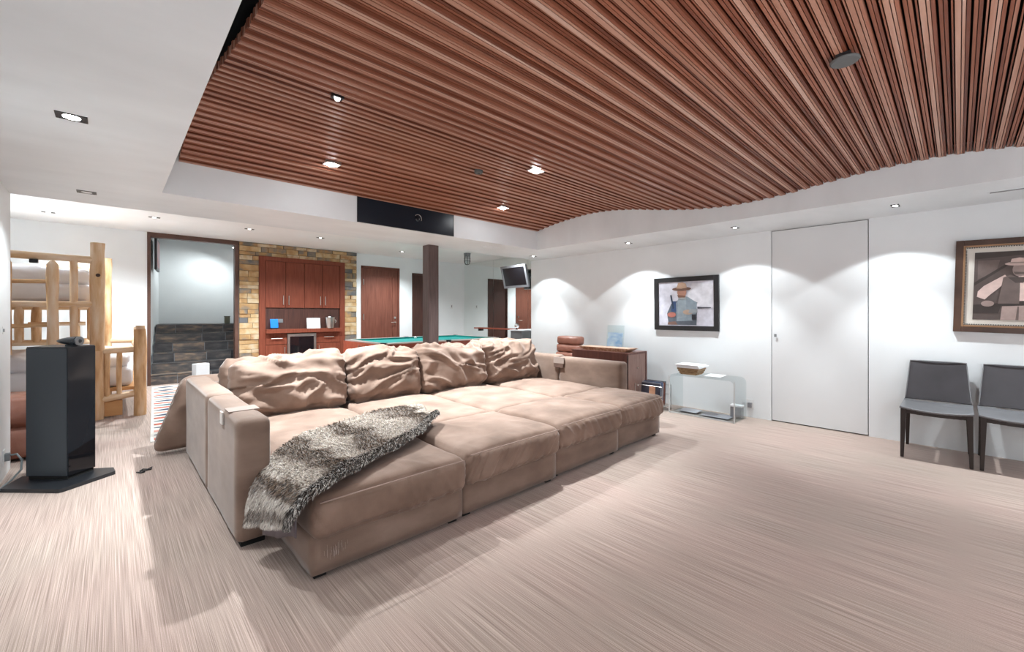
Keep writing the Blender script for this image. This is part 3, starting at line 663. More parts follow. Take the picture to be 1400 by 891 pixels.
# ================================================================ tower speaker
sp = thing('tower_speaker', 'tall glossy black angular tower speaker at left', 'speaker', (0,0,0))
foot = [(-.485,4.99),(-.250,4.765),(-.100,4.915),(-.14,5.06),(-.36,5.22)]
obj('plinth', prism([(-.60,4.87),(-.285,4.555),(-.262,4.56),(.02,4.775),(.01,4.90),(-.30,5.10),(-.52,5.12)], 0, .028), M['satin'], sp)
def ins(poly, d):
    cx = sum(p[0] for p in poly)/len(poly); cy = sum(p[1] for p in poly)/len(poly)
    return [(cx+(x-cx)*d, cy+(y-cy)*d) for x,y in poly]
obj('neck', prism(ins(foot,.94), .028, .055), M['felt'], sp)
obj('cabinet', prism(foot, .055, 1.055), M['gloss'], sp)
a = Vector((-.485,4.99,0)); b_ = Vector((-.25,4.765,0)); nrm = Vector((-.69,-.72,0))*.004
bm = B(); vs = [a.lerp(b_,.01)+nrm, a.lerp(b_,.985)+nrm]
f = [bm.verts.new((vs[0].x,vs[0].y,.06)), bm.verts.new((vs[1].x,vs[1].y,.06)), bm.verts.new((vs[1].x,vs[1].y,1.05)), bm.verts.new((vs[0].x,vs[0].y,1.05))]
bm.faces.new(f); r_ = bmesh.ops.extrude_face_region(bm, geom=bm.faces[:]); bmesh.ops.translate(bm, verts=[v for v in r_['geom'] if isinstance(v,bmesh.types.BMVert)], vec=-nrm*.9); bmesh.ops.recalc_face_normals(bm, faces=bm.faces[:])
obj('grille_panel', bm, M['baffle'], sp)
a = Vector((-.25,4.765,0)); b_ = Vector((-.10,4.915,0)); nrm = Vector((.707,-.707,0))*.003
bm = B(); A_, B_ = a.lerp(b_,.02)+nrm, a.lerp(b_,.98)+nrm
f = [bm.verts.new((A_.x,A_.y,.06)), bm.verts.new((B_.x,B_.y,.06)), bm.verts.new((B_.x,B_.y,.30)), bm.verts.new((A_.x,A_.y,.23))]
bm.faces.new(f); r_ = bmesh.ops.extrude_face_region(bm, geom=bm.faces[:]); bmesh.ops.translate(bm, verts=[v for v in r_['geom'] if isinstance(v,bmesh.types.BMVert)], vec=-nrm*.9); bmesh.ops.recalc_face_normals(bm, faces=bm.faces[:])
obj('side_panel', bm, M['glassdark'], sp)
obj('top_plate', prism(ins(foot,.985),1.055,1.062), M['satin'], sp)
dv = thing('bullet_device', 'black bullet-shaped conference device on top of the speaker', 'device', (-.235,4.87,1.062), R(-43))
prof = [(-.115,.004),(-.10,.012),(-.07,.022),(-.02,.032),(.03,.036),(.055,.037),(.06,.034)]
obj('body', xf(lathe(prof,24), T(0,0,.042)@Matrix.Rotation(R(90),4,'Y')@Matrix.Rotation(0,4,'X')), M['gloss'], dv, smooth=True)
obj('front_ring', xf(lathe([(.06,.034),(.066,.036),(.07,.032),(.066,.024)],24), T(0,0,.042)@Matrix.Rotation(R(90),4,'Y')), M['graym'], dv)
obj('button', xf(lathe([(.066,.016),(.072,.012)],16), T(0,0,.042)@Matrix.Rotation(R(90),4,'Y')), M['gloss'], dv); obj('stand', bx((-.03,-.02,0),(.05,.02,.012)), M['satin'], dv)
t = thing('outlet', 'white outlet with plugs low on the left wall', 'outlet', (XL,5.26,.17))
obj('outlet_plate', bx((0,-.04,-.06),(.006,.04,.06),bev=.002), M['plate'], t); obj('plug', bx((.006,-.02,-.03),(.035,.02,.03),bev=.003), M['graym'], t)
bm = B(); tube(bm, [(-.60,5.26,.18),(-.56,5.25,.185),(-.53,5.22,.14),(-.53,5.18,.07),(-.57,5.10,.02),(-.60,5.0,.008),(-.605,4.90,.008)], .007, n=8)
tag(obj('power_cable', bm, M['cable'], smooth=True), 'grey cable looping from the wall outlet to the floor', 'cable')
bm = B(); tube(bm, [(-.605,4.86,.008),(-.56,4.97,.008),(-.535,5.06,.012),(-.49,5.12,.02),(-.50,5.135,.018)], .006, n=8)
tag(obj('speaker_cable', bm, M['satin'], smooth=True), 'thin black cable running to the tower speaker base', 'cable')
t = thing('light_switch', 'tiny wall switch on the left wall above the speaker', 'switch', (XL,5.2,1.19)); obj('switch_plate', bx((0,-.012,-.03),(.005,.012,.03)), M['plate'], t); obj('toggle', bx((.005,-.004,-.012),(.012,.004,.012)), M['graym'], t)

# ================================================================ sectional sofa
SZ = .445
def foldy(seed, amp=.010, sc_=(3,6,6), sharp=2.2):
    def f(u, p, n):
        q = Vector((p.x*sc_[0], p.y*sc_[1], p.z*sc_[2]))+Vector((seed*3.1,seed*1.3,seed))
        q += Vector((noise.noise(q*.5), noise.noise(q*.5+Vector((7,1,3))), 0))*.8
        r = max(0, 1-abs(noise.noise(q))*3.5)**sharp
        return amp*r + amp*.5*noise.noise(q*2.3)
    return f
def seat_wr(seed, front=False):
    def f(u, p, n):
        # broad lumps plus gathers along the front face
        d = .010*noise.noise(p*2.6+Vector((seed*5,0,0))) + .004*ridge(Vector((p.x*5+p.y*2,p.y*4,p.z*3)),seed)
        if front and u.y < -.93 and u.z < .97:
            q = Vector((p.x*17+p.z*11*(1 if seed%3 else -1), seed*4, p.z*3.2)); m = max(0, noise.noise(Vector((p.x*2.2,seed*9,0)))+.25)
            d += (m+.2)*.036*max(0,1-abs(noise.noise(q))*2.4) - .008
        if front and u.z > .9 and u.y < -.6:
            d += .003*max(0,1-abs(noise.noise(Vector((p.x*12+p.y*2, p.y*2, seed))))*3)
        return d
    return f
sf = thing('sectional_sofa', 'wide brown microsuede sectional sofa with low block arms', 'sofa', (0,0,0))
XE = [.70,1.63,2.555,3.49,4.36]
# bases under the rear seats, the back and the arms
for i in range(4):
    obj('seat_base', bx((XE[i],2.98,.03),(XE[i+1],4.35,.26),bev=.01), M['suede2'], sf)
obj('plinth', bx((.53,2.99,0),(4.55,4.85,.035)), M['felt'], sf)
for x in (.53,4.42): obj('plinth', bx((x,2.79,0),(x+.12,2.99,.035)), M['felt'], sf)  # black blocks standing in for the shaded gap under the arms
for i in range(4):
    obj('back_frame', xf(softbox(XE[i+1]-XE[i]-.004,.20,.66,.035,res=.07), T((XE[i]+XE[i+1])/2,4.80,.36)), M['suede2'], sf, smooth=True)
for i in range(4):
    bm = softbox(XE[i+1]-XE[i]+.0, 1.40, .20, .06, res=.024, bulge=(0,.01,.036), wr=seat_wr(i+11))
    xf(bm, T((XE[i]+XE[i+1])/2, 3.655, SZ-.12)); obj('seat_cushion', bm, M['suede'], sf, smooth=True)
# left arm in two sections, right arm in two sections
def arm_wr(s): return lambda u,p,n: .004*noise.noise(p*3+Vector((s,0,0)))
for x0,x1,y0,y1,h,s in ((.50,.675,2.745,3.735,.725,1),(.495,.675,3.74,4.90,.735,2)):
    o = obj('arm', xf(softbox(x1-x0,y1-y0,h-.03,.038,res=.035,wr=arm_wr(s)), T((x0+x1)/2,(y0+y1)/2,.03+(h-.03)/2)), M['suede2'], sf, smooth=True)
for x0,x1,y0,y1,h,s in ((4.395,4.57,2.76,3.735,.74,3),(4.395,4.57,3.74,4.90,.76,4)):
    o = obj('arm', xf(softbox(x1-x0,y1-y0,h-.03,.045,res=.035,wr=arm_wr(s)), T((x0+x1)/2,(y0+y1)/2,.03+(h-.03)/2)), M['suede2'], sf, smooth=True)
# remote / velcro strips on the arms
t_ = flat('pale_strap',(.30,.24,.21),.7); 
def strap(x0,x1,y0,y1,z,side):
    bm = B(); box(bm,(x0,y0,z),(x1,y1,z+.005)); 
    return bm
obj('strap', bx((.512,3.02,.722),(.675,3.16,.729)), t_, sf); obj('strap', bx((.489,3.10,.64),(.497,3.17,.715)), flat('white_tape',(.64,.61,.58)), sf)
obj('pocket', bx((4.378,3.62,.655),(4.392,3.80,.735)), t_, sf); obj('pocket', bx((4.374,3.63,.60),(4.39,3.79,.655)), flat('dark_pocket',(.12,.075,.06)), sf)
# back cushions (front row) leaning on the frame
BC = [(.73,1.66,.50,0,-14,.0),(1.69,2.48,.50,1,-14,.02),(2.50,3.40,.50,2,-12,.0),(3.43,4.32,.52,3,-16,-.03)]
def bc_wr(seed):
    def f(u, p, n):
        q = Vector((p.x*2.6+p.z*3.6*(1 if seed%2 else -1), seed*5+p.y*1.5, p.z*8-p.x*3.0*(1 if seed%2 else -1)))
        q += Vector((noise.noise(q*.6+Vector((seed,0,0))),0,noise.noise(q*.6+Vector((0,seed,4)))))*1.1
        r = max(0,1-abs(noise.noise(q))*3.0)**1.4
        e = min(1, (1-abs(u.x))*6+.25)
        g = max(0,1-abs(noise.noise(Vector((p.x*2,seed,p.z*16))))*3)*max(0,abs(u.x)-.55)*1.5
        return (.038*r-.012+.006*max(0,1-abs(noise.noise(q*2.1))*3.2))*e + .018*g + .014*noise.noise(p*4+Vector((seed*3,0,0)))
    return f
for x0,x1,h,s,tilt,dy in BC:
    bm = softbox(x1-x0+.03, .25, h, .10, res=.0165, bulge=(-.01,.05,.02), wr=bc_wr(s))
    for v in bm.verts:
        v.co.z += .02*math.sin(v.co.x*5+s*2)*(v.co.z > 0)
    xf(bm, T((x0+x1)/2,4.13+dy,.455)@Matrix.Rotation(R(tilt),4,'X')@T(0,0,h/2-.015)); obj('back_cushion', bm, M['suede'], sf, smooth=True)
for x0,x1,h,s in ((.70,1.60,.47,5),(1.66,2.56,.46,6),(2.60,3.45,.50,7),(3.50,4.40,.52,8)):
    bm = softbox(x1-x0,.20,h,.09,res=.03,bulge=(0,.03,.02),wr=bc_wr(s)); xf(bm, T((x0+x1)/2,4.47,.435)@Matrix.Rotation(R(-10),4,'X')@T(0,0,h/2-.01)); obj('rear_cushion', bm, M['suede'], sf, smooth=True)

# four ottomans in front
names = ['brown ottoman beside the left arm, partly under the fur throw','second brown ottoman from the left arm','third brown ottoman from the left arm','brown ottoman at the right end of the row']
for i in range(4):
    x0, x1 = XE[i], XE[i+1]
    if i == 3: x1 = 4.345
    xm = (x0+x1)/2; yf = (2.165,2.18,2.21,2.235)[i]
    t = thing('ottoman', names[i], 'ottoman', (xm,(yf+2.94)/2,0), 0, 'ottomans pushed against the sofa')
    hy = (2.94-yf)/2; hx = (x1-x0)/2
    obj('base', xf(softbox(2*hx-.008,2*hy,.215,.014,res=.05,wr=lambda u,p,n:.004*noise.noise(p*4+Vector((i,0,0)))), T(0,0,.135)), M['suede2'], t, smooth=True)
    for a in (-1,1):
        for b_ in (-1,1): obj('foot', bx((a*(hx-.06)-.03,b_*(hy-.07)-.03,0),(a*(hx-.06)+.03,b_*(hy-.07)+.03,.03)), M['felt'], t)
    top = (.43,.445,.455,.45)[i]
    bm = softbox(2*hx-.006, 2*hy+.045, .205, .055, res=.0145, bulge=(0,.014,.034), wr=seat_wr(i*2+1,True))
    xf(bm, T(0,-.022,top-.115)); obj('cushion', bm, M['suede'], t, smooth=True)
    z = top-.026; yy = -hy-.049
    obj('piping', tb([(-hx+.03,yy+.004,z),(-hx*.5,yy-.009,z+.008),(0,yy-.012,z+.009),(hx*.5,yy-.009,z+.008),(hx-.03,yy+.004,z)], .0035, n=6), M['piping'], t, smooth=True)
    if i == 0:
        bm = B()
        for k in range(30):
            u = random.gauss(0,.022); zz = .105+random.random()*.05; l = random.uniform(.012,.04)
            cx = -hx+.125+u; box(bm,(cx-.0007,-hy-.0042,zz-l*.5),(cx+.0007+random.uniform(-.0005,.001),-hy-.002,zz+l*.5))
        obj('scuff', bm, flat('scuff',(.42,.33,.29),.9), t)['label'] = 'pale scuff marks'

# loose cushion leaning behind the left arm
cu = thing('loose_cushion', 'brown seat cushion with zip leaning behind the left arm', 'cushion', (.66,5.03,.0))
bm = softbox(.72,.19,.69,.075,res=.03,bulge=(.0,.02,.0),wr=seat_wr(33))
for v in bm.verts: v.co.x += (.03-.20*(.37-v.co.z)*.9+.09*(v.co.z+.345)/.69)*(v.co.x < .1)
MM = T(.07,.10,.375)@Matrix.Rotation(R(9),4,'X')
obj('cover', xf(bm,MM), M['suede'], cu, smooth=True)
pts = []
for k in range(25):
    z = -.33+.66*k/24; pts.append(MM@Vector((-.332-.18*(.37-z)+.09*(z+.345)/.69+.006*math.sin(k*1.6)+(.03*max(0,abs(z)-.27)/.06), -.03-.004*math.cos(k*1.6), z)))
obj('zip', tb(pts,.0045,n=6), M['zip'], cu, smooth=True)
t = thing('paper_bag', 'small white paper bag behind the rear left arm', 'bag', (.68,5.45,0), R(20))
obj('bag_body', bx((-.07,-.04,.0),(.06,.04,.80),bev=.005), M['paper'], t); obj('bag_fold', bx((-.065,-.035,.80),(.055,.035,.803)), M['paper'], t)

# ================================================================ fur throw
rows = [((1.95,3.20,.475),(1.86,2.80,.475)),((1.86,3.40,.475),(1.70,2.66,.475)),((1.60,3.46,.46),(1.45,2.47,.46)),((1.36,3.34,.458),(1.20,2.34,.455)),((1.14,3.20,.455),(1.02,2.26,.45)),((.93,3.12,.452),(.88,2.18,.445)),((.735,2.90,.45),(.75,2.115,.44)),((.655,2.77,.425),(.665,2.08,.42)),((.60,2.71,.36),(.64,2.075,.395)),((.575,2.67,.275),(.64,2.09,.375)),((.565,2.63,.205),(.645,2.11,.35))]
NS, NT = 60, 26
def throw_pt(s, t):
    x = s*(len(rows)-1); i = min(int(x), len(rows)-2); f = x-i
    def cr(j): 
        g = lambda k: Vector(rows[max(0,min(len(rows)-1,k))][j])
        p0,p1,p2,p3 = g(i-1),g(i),g(i+1),g(i+2)
        return .5*((2*p1)+(-p0+p2)*f+(2*p0-5*p1+4*p2-p3)*f*f+(-p0+3*p1-3*p2+p3)*f*f*f)
    U, V_ = cr(0), cr(1); p = U.lerp(V_, t)
    hang = max(0, s-.66)/.34
    b = .022*math.sin(t*8+s*3)*math.sin(s*9+1)+.03*noise.noise(Vector((p.x*3,p.y*3,1)))
    k_ = min(1,max(0,(s-.56)/.14)); k_ = k_*k_*(3-2*k_)
    p.z += (abs(b)+.012)*(1-k_)
    p.x -= k_*(.012+.03*abs(math.sin(t*7+1))*hang); p.y += k_*.02*noise.noise(Vector((s*8,t*4,0)))
    if s < .14: p.z += .028*max(0,(1-s/.14))*(.5+.5*math.sin(t*11))
    p.z += .034*math.exp(-((t-.95)/.06)**2)*(1-hang)
    return p
fu = thing('fur_throw', 'grey and brown striped faux fur throw over the left ottoman', 'throw', (0,0,0))
bm = B(); g = [[bm.verts.new(throw_pt(i/NS,j/NT)) for j in range(NT+1)] for i in range(NS+1)]
for i in range(NS):
    for j in range(NT): bm.faces.new((g[i][j],g[i][j+1],g[i+1][j+1],g[i+1][j]))
bmesh.ops.recalc_face_normals(bm, faces=bm.faces[:])
mo = obj('backing', bm, mk('fur_backing',(.17,.14,.12),rough=.9), fu, smooth=True)
sd = mo.modifiers.new('solid','SOLIDIFY'); sd.thickness = .012; sd.offset = 0
# grey lining under the hem
bm = B(); k = 10
gl = [[bm.verts.new((.640+.008*math.sin(i*1.3)-.005*i*.9, 2.17+.045*i, .335-.014*i+z+.008*math.sin(i*.9))) for z in (.03,-.04,-.085)] for i in range(k)]
for i in range(k-1):
    for j in range(2): bm.faces.new((gl[i][j],gl[i][j+1],gl[i+1][j+1],gl[i+1][j]))
lo = obj('lining', bm, mk('grey_lining',(.13,.11,.125),rough=.6), fu, smooth=True); sd = lo.modifiers.new('solid','SOLIDIFY'); sd.thickness = .006
# hair
verts = []; faces = []; cols = []
rnd = random.Random(3)
def lerp3(a,b_,t): return tuple(a[k]+(b_[k]-a[k])*t for k in range(3))
CREAM=(.74,.67,.60); BROWN=(.20,.135,.095); DARK=(.030,.024,.022); GREY=(.40,.36,.33)
for k in range(34000):
    s = rnd.random(); t = rnd.random()
    if rnd.random() < .10: s = .985+.015*rnd.random()
    if rnd.random() < .20: t = 1-.12*rnd.random()**1.3
    p = throw_pt(s,t); ds = throw_pt(min(1,s+.01),t)-throw_pt(max(0,s-.01),t); dt = throw_pt(s,min(1,t+.02))-throw_pt(s,max(0,t-.02))
    n_ = ds.cross(dt).normalized()
    hf = min(1,max(0,(s-.56)/.12))
    if n_.dot(Vector((-hf,-.15*hf,1-.9*hf))) < 0: n_ = -n_
    dirn = (n_*.55+ds.normalized()*.75+dt.normalized()*rnd.uniform(-.45,.55)+Vector((rnd.uniform(-.25,.25),rnd.uniform(-.25,.25),rnd.uniform(-.1,.25))))
    if t > .93: dirn += dt.normalized()*.6
    if s > .66: dirn += Vector((-.1,0,-.5))
    dirn.normalize(); L_ = rnd.uniform(.018,.036)
    side = dirn.cross(Vector((rnd.uniform(-1,1),rnd.uniform(-1,1),rnd.uniform(-1,1)))).normalized()*rnd.uniform(.0014,.0026)
    b0 = p+n_*.003; mid = b0+dirn*L_*.55+n_*.003; tip = b0+dirn*L_ - Vector((0,0,.005))
    i0 = len(verts); verts += [b0-side,b0+side,mid+side*.7,mid-side*.7,tip]
    faces += [(i0,i0+1,i0+2,i0+3),(i0+3,i0+2,i0+4)]
    band = .5+.5*math.sin(s*31+t*2.6+1.6*noise.noise(Vector((s*5,t*5,0))))
    base = lerp3(BROWN, CREAM, min(1,max(0,band*2.2-.6)))
    if band < .35 and rnd.random() < .4: base = DARK
    if s > .75: base = lerp3(base, GREY, .5)
    dk = max(0,(t-.82)/.10)
    dk = min(1, dk*1.25+.10*rnd.random())
    isd = rnd.random() < dk*.85
    if isd: base = DARK
    tipc = lerp3(base, (.78,.74,.70), rnd.choice((0,0,.1,.55 if band > .4 else .2)) if not isd else rnd.choice((0,0,0,.7)))
    j_ = rnd.uniform(.8,1.15); base = tuple(c*j_ for c in base)
    cols.append((lerp3(base,BROWN,.35), tipc))
me = bpy.data.meshes.new('fur_pile'); me.from_pydata([tuple(v) for v in verts], [], faces)
ca = me.color_attributes.new('fur_col','FLOAT_COLOR','POINT')
flatc = []
for a, b_ in cols:
    for c in (a,a,b_,b_,b_): flatc += [c[0],c[1],c[2],1.0]
ca.data.foreach_set('color', flatc); me.materials.append(M['fur'])
fo = bpy.data.objects.new('fur_pile', me); link(fo); fo.parent = fu; fo['kind'] = 'stuff'

# ================================================================ rug
rg = thing('woven_rug', 'striped kilim rug in red, navy and cream before the stairs', 'rug', (0,0,0))
def rugq(s, t):   # s along the length, t across
    a = Vector((.285,5.70,0)).lerp(Vector((.52,9.95,0)), s); b_ = Vector((1.75,5.70,0)).lerp(Vector((1.80,9.95,0)), s); return a.lerp(b_,t)
bm = B()
q = [rugq(0,0),rugq(0,1),rugq(1,1),rugq(1,0)]
vb = [bm.verts.new((p.x,p.y,.001)) for p in q]; vt = [bm.verts.new((p.x,p.y,.008)) for p in q]
bm.faces.new(vt); bm.faces.new(vb[::-1])
for i in range(4): bm.faces.new((vb[i],vb[(i+1)%4],vt[(i+1)%4],vt[i]))
obj('rug_body', bm, mk('rug_cream',(.66,.64,.60),rough=.95,bump=.3,bscale=150), rg)
cl = [mk('rug_red',(.45,.12,.085),rough=.95), mk('rug_navy',(.045,.065,.11),rough=.95), mk('rug_rose',(.58,.30,.25),rough=.95), mk('rug_teal',(.09,.16,.19),rough=.95)]
for k in range(22):
    s0 = .012+k*.0445; bm = B(); nseg = 8; c = cl[(0,1,2,1,0,3)[k%6]]
    top = []; bot = []
    for j in range(nseg+1):
        tt = .02+.96*j/nseg; ww = (.017 if j%2 else .004) if k%2 else .012
        a = rugq(s0+.010+ww,tt); b_ = rugq(s0+.010-ww,tt); top.append(bm.verts.new((a.x,a.y,.0095))); bot.append(bm.verts.new((b_.x,b_.y,.0095)))
    for j in range(nseg): bm.faces.new((bot[j],bot[j+1],top[j+1],top[j]))
    obj('stripe', bm, c, rg)
# scrap on the carpet
bm = B()
tube(bm,[(.17,4.70,.006),(.19,4.73,.012),(.22,4.72,.006),(.25,4.75,.01),(.24,4.70,.006),(.20,4.68,.01),(.17,4.72,.006)],.005,n=6); tube(bm,[(.20,4.66,.006),(.17,4.65,.008),(.15,4.69,.006)],.006,n=6)
tag(obj('twisted_cord', bm, M['satin'], smooth=True), 'small twisted dark cord lying on the carpet', 'cord')

# ================================================================ pictures on the right wall
def frame_box(t, w_, h_, fw, dep, mat, name='frame'):
    bm = B()
    for p,q in (((0,-w_/2,-h_/2),(dep,-w_/2+fw,h_/2)),((0,w_/2-fw,-h_/2),(dep,w_/2,h_/2)),((0,-w_/2+fw,h_/2-fw),(dep,w_/2-fw,h_/2)),((0,-w_/2+fw,-h_/2),(dep,w_/2-fw,-h_/2+fw))):
        box(bm,p,q,bev=.003)
    return obj(name, bm, mat, t)
def print_polys(t, w_, h_, x, shapes, name='print'):
    """flat printed picture; u grows to the viewer's right (-y), v grows upward"""
    bm = B(); mats = []; k = 0
    for col_, poly in shapes:
        m = mk('ink', col_, rough=.55, var=.12, vscale=14); mats.append(m)
        vs = [bm.verts.new((x-.0006*k, w_/2-u*w_, -h_/2+v*h_)) for u, v in poly]
        f = bm.faces.new(vs); f.material_index = k
        if f.normal.x > 0: pass
        k += 1
    return obj(name, bm, mats, t)
def ell(cx, cy, rx, ry, n=18, a0=0): return [(cx+rx*math.cos(a0+2*math.pi*i/n), cy+ry*math.sin(a0+2*math.pi*i/n)) for i in range(n)]
f1 = thing('framed_picture', 'black-framed colour picture of a man in a hat', 'picture', (XR-.045,2.662,1.465))
f1.rotation_euler = (0,R(-1.2),0)
frame_box(f1,.925,.76,.066,.035,M['blackframe'])
obj('picture_back', bx((.02,-.42,-.34),(.036,.42,.34)), M['blackframe'], f1)
W1,H1 = .793,.628
print_polys(f1,W1,H1,.016,[((.60,.60,.68),[(0,0),(1,0),(1,1),(0,1)]),((.68,.68,.74),[(.5,.45),(1,.40),(1,.92),(.62,.95)]),
 ((.11,.13,.16),[(.19,.02),(.70,.02),(.71,.30),(.68,.42),(.72,.52),(.60,.60),(.40,.60),(.24,.50),(.16,.28)]),
 ((.25,.31,.36),[(.34,.10),(.62,.12),(.70,.30),(.71,.52),(.54,.66),(.40,.66),(.33,.50)]),
 ((.30,.36,.41),[(.36,.16),(.52,.20),(.52,.60),(.37,.60)]),
 ((.20,.12,.10),[(.17,.02),(.36,.02),(.32,.10),(.18,.08)]),((.05,.09,.20),[(.24,.32),(.34,.32),(.33,.56),(.26,.56)]),((.03,.05,.09),[(.225,.70),(.25,.71),(.30,.40),(.27,.38)]),
 ((.42,.15,.12),ell(.25,.25,.08,.06)),((.48,.36,.28),ell(.55,.31,.09,.055)),((.30,.33,.36),[(.56,.28),(.72,.30),(.72,.38),(.58,.38)]),
 ((.04,.04,.05),[(.62,.14),(.69,.14),(.69,.26),(.62,.26)]),((.07,.07,.09),[(.72,.385),(.95,.395),(.95,.415),(.80,.42),(.72,.43)]),
 ((.34,.36,.37),[(.38,.60),(.52,.60),(.51,.70),(.38,.70)]),
 ((.42,.22,.16),ell(.445,.76,.085,.115)),((.20,.10,.07),[(.36,.70),(.52,.68),(.50,.64),(.38,.64)]),
 ((.15,.08,.06),ell(.44,.835,.175,.045)),((.42,.28,.20),[(.345,.85),(.38,.97),(.46,.985),(.52,.95),(.54,.86),(.44,.84)])])
f2 = thing('framed_picture', 'bronze-framed sepia portrait of a cowboy above the chairs', 'picture', (XR-.05,-.325,1.575))
f2.rotation_euler = (R(1.5),R(-1.2),0)
frame_box(f2,.70,.865,.052,.045,M['bronze'])
frame_box(f2,.60,.765,.016,.030,mk('gold_lip',(.30,.17,.09),rough=.4,metal=.3),'inner_lip')
obj('picture_back', bx((.03,-.34,-.42),(.045,.34,.42)), M['blackframe'], f2)
obj('mat_board', bx((.022,-.285,-.37),(.03,.285,.37)), M['matboard'], f2)
bm = B()
for k in range(37):
    y = -.27+k*.015; 
    for z in (.355,-.363): box(bm,(.010,y,z),(.02,y+.007,z+.008))
for k in range(46):
    z = -.345+k*.015
    for y in (-.283,.275): box(bm,(.010,y,z),(.02,y+.008,z+.007))
obj('beading', bm, M['iron'], f2)['kind'] = 'stuff'
SEP = lambda v: (v*1.0, v*.76, v*.70)
print_polys(f2,.45,.625,.018,[(SEP(.11),[(0,0),(1,0),(1,1),(0,1)]),(SEP(.06),[(0,.90),(1,.96),(1,1),(0,1)]),(SEP(.17),[(.05,.60),(.30,.70),(.35,.88),(.05,.88)]),(SEP(.055),[(0,.50),(.5,.82),(.5,.86),(0,.55)]),(SEP(.20),[(.62,.55),(.95,.5),(.95,.9),(.65,.9)]),(SEP(.05),[(0,.10),(.35,.10),(.40,.25),(0,.22)]),
 (SEP(.42),[(.38,0),(.82,0),(.84,.22),(.40,.22)]),(SEP(.16),[(.58,0),(.62,0),(.62,.20),(.60,.20)]),(SEP(.045),[(.34,.20),(.88,.22),(.88,.27),(.34,.26)]),
 (SEP(.70),[(.06,.42),(.14,.50),(.42,.66),(.48,.60),(.36,.48),(.22,.36),(.16,.30),(.05,.34)]),(SEP(.72),[(.55,.28),(.86,.28),(.90,.58),(.78,.64),(.60,.64)]),(SEP(.70),[(.80,.62),(.98,.46),(.94,.32),(.84,.34)]),
 (SEP(.15),[(.34,.24),(.62,.24),(.62,.60),(.50,.66),(.40,.62)]),(SEP(.20),[(.78,.25),(.92,.28),(.90,.62),(.80,.62)]),(SEP(.34),ell(.20,.24,.09,.045)),
 (SEP(.07),[(.46,.62),(.74,.62),(.66,.54),(.56,.54)]),(SEP(.34),ell(.61,.73,.095,.10)),(SEP(.14),[(.53,.70),(.70,.69),(.68,.66),(.55,.66)]),
 (SEP(.12),ell(.61,.80,.11,.02)),(SEP(.62),ell(.62,.815,.21,.030)),(SEP(.66),[(.48,.82),(.50,.885),(.60,.90),(.72,.885),(.76,.82)]),(SEP(.35),[(.48,.82),(.76,.82),(.76,.838),(.48,.838)])])

# ================================================================ two grey leather chairs
def make_chair():
    t = thing('side_chair', 'grey leather side chair nearest the flush door, below the sepia portrait', 'chair', (5.30,.14,0), 0, 'grey leather side chairs')
    # local: x 0 (front) -> .56 (rear at wall); y -.22..+.22
    n = 16
    def sheet(f, u0,u1,v0,v1, nu, nv, th, name, mat):
        bm = B(); g = [[bm.verts.new(f(u0+(u1-u0)*i/nu, v0+(v1-v0)*j/nv)) for j in range(nv+1)] for i in range(nu+1)]
        for i in range(nu):
            for j in range(nv): bm.faces.new((g[i][j],g[i+1][j],g[i+1][j+1],g[i][j+1]))
        bmesh.ops.recalc_face_normals(bm, faces=bm.faces[:])
        o = obj(name, bm, mat, t, smooth=True); s = o.modifiers.new('solid','SOLIDIFY'); s.thickness = th; s.offset = 0
        bv = o.modifiers.new('bev','BEVEL'); bv.width = .004; bv.segments = 2
        return o
    sag = lambda v: -.022*(1-(v/.235)**2)
    sheet(lambda u,v: Vector((u, v*(1+.0*u), .462+sag(v)*(1-u*.8)-.0*u+.012*max(0,(u-.40)/.08)**2)), -.01,.475,-.235,.235, 14,14,.016,'seat',M['cseat'])
    sheet(lambda u,v: Vector((.47+.075*u+.02*math.sin(u*1.4), v*(1-.14*u*(1)), .478+.375*u)) + Vector((.012*(1-(v/.235)**2),0,0)), 0,1,-.225,.225, 12,12,.016,'backrest',M['cleather'])
    e = [(.462+.075*u+.02*math.sin(u*1.4), s*.225*(1-.14*u), .478+.375*u) for s in (1,) for u in [i/10 for i in range(11)]]
    e += [(.556,v,.856) for v in (.12,0,-.12)] + [(x,-y,z) for x,y,z in e[::-1]]
    obj('edge_piping', tb(e,.0045,n=6), M['cstitch'], t, smooth=True)
    bm = B()
    rail = lambda a,b_: box(bm,a,b_)
    m = 10
    for j in range(m):
        y0 = -.20+.40*j/m; y1 = -.20+.40*(j+1)/m; s0 = sag((y0+y1)/2)
        box(bm,(.0,y0,.415+s0*.5),(.02,y1,.452+s0))
    box(bm,(.01,-.212,.415),(.46,-.195,.45)); box(bm,(.01,.195,.415),(.46,.212,.45)); box(bm,(.45,-.20,.415),(.465,.20,.45))
    obj('seat_frame', bm, M['cleg'], t)
    def leg(x,y,x2,y2):
        bm = B(); a = .020; b_ = .012
        v0 = [bm.verts.new((x2+i*b_,y2+j*b_,0)) for i,j in ((-1,-1),(1,-1),(1,1),(-1,1))]; v1 = [bm.verts.new((x+i*a,y+j*a,.455)) for i,j in ((-1,-1),(1,-1),(1,1),(-1,1))]
        bm.faces.new(v0[::-1]); bm.faces.new(v1)
        for k in range(4): bm.faces.new((v0[k],v0[(k+1)%4],v1[(k+1)%4],v1[k]))
        bmesh.ops.bevel(bm, geom=bm.edges[:], offset=.003, segments=1, affect='EDGES')
        obj('leg', bm, M['cleg'], t)
    leg(.014,.208,.014,.218); leg(.014,-.208,.014,-.218); leg(.46,.205,.565,.215); leg(.46,-.205,.565,-.215)
    return t
c1 = make_chair()
c2 = dup_tree(c1); c2.location = (5.315,-.355,0); c2['label'] = 'grey leather side chair cut off by the right edge of the photo'

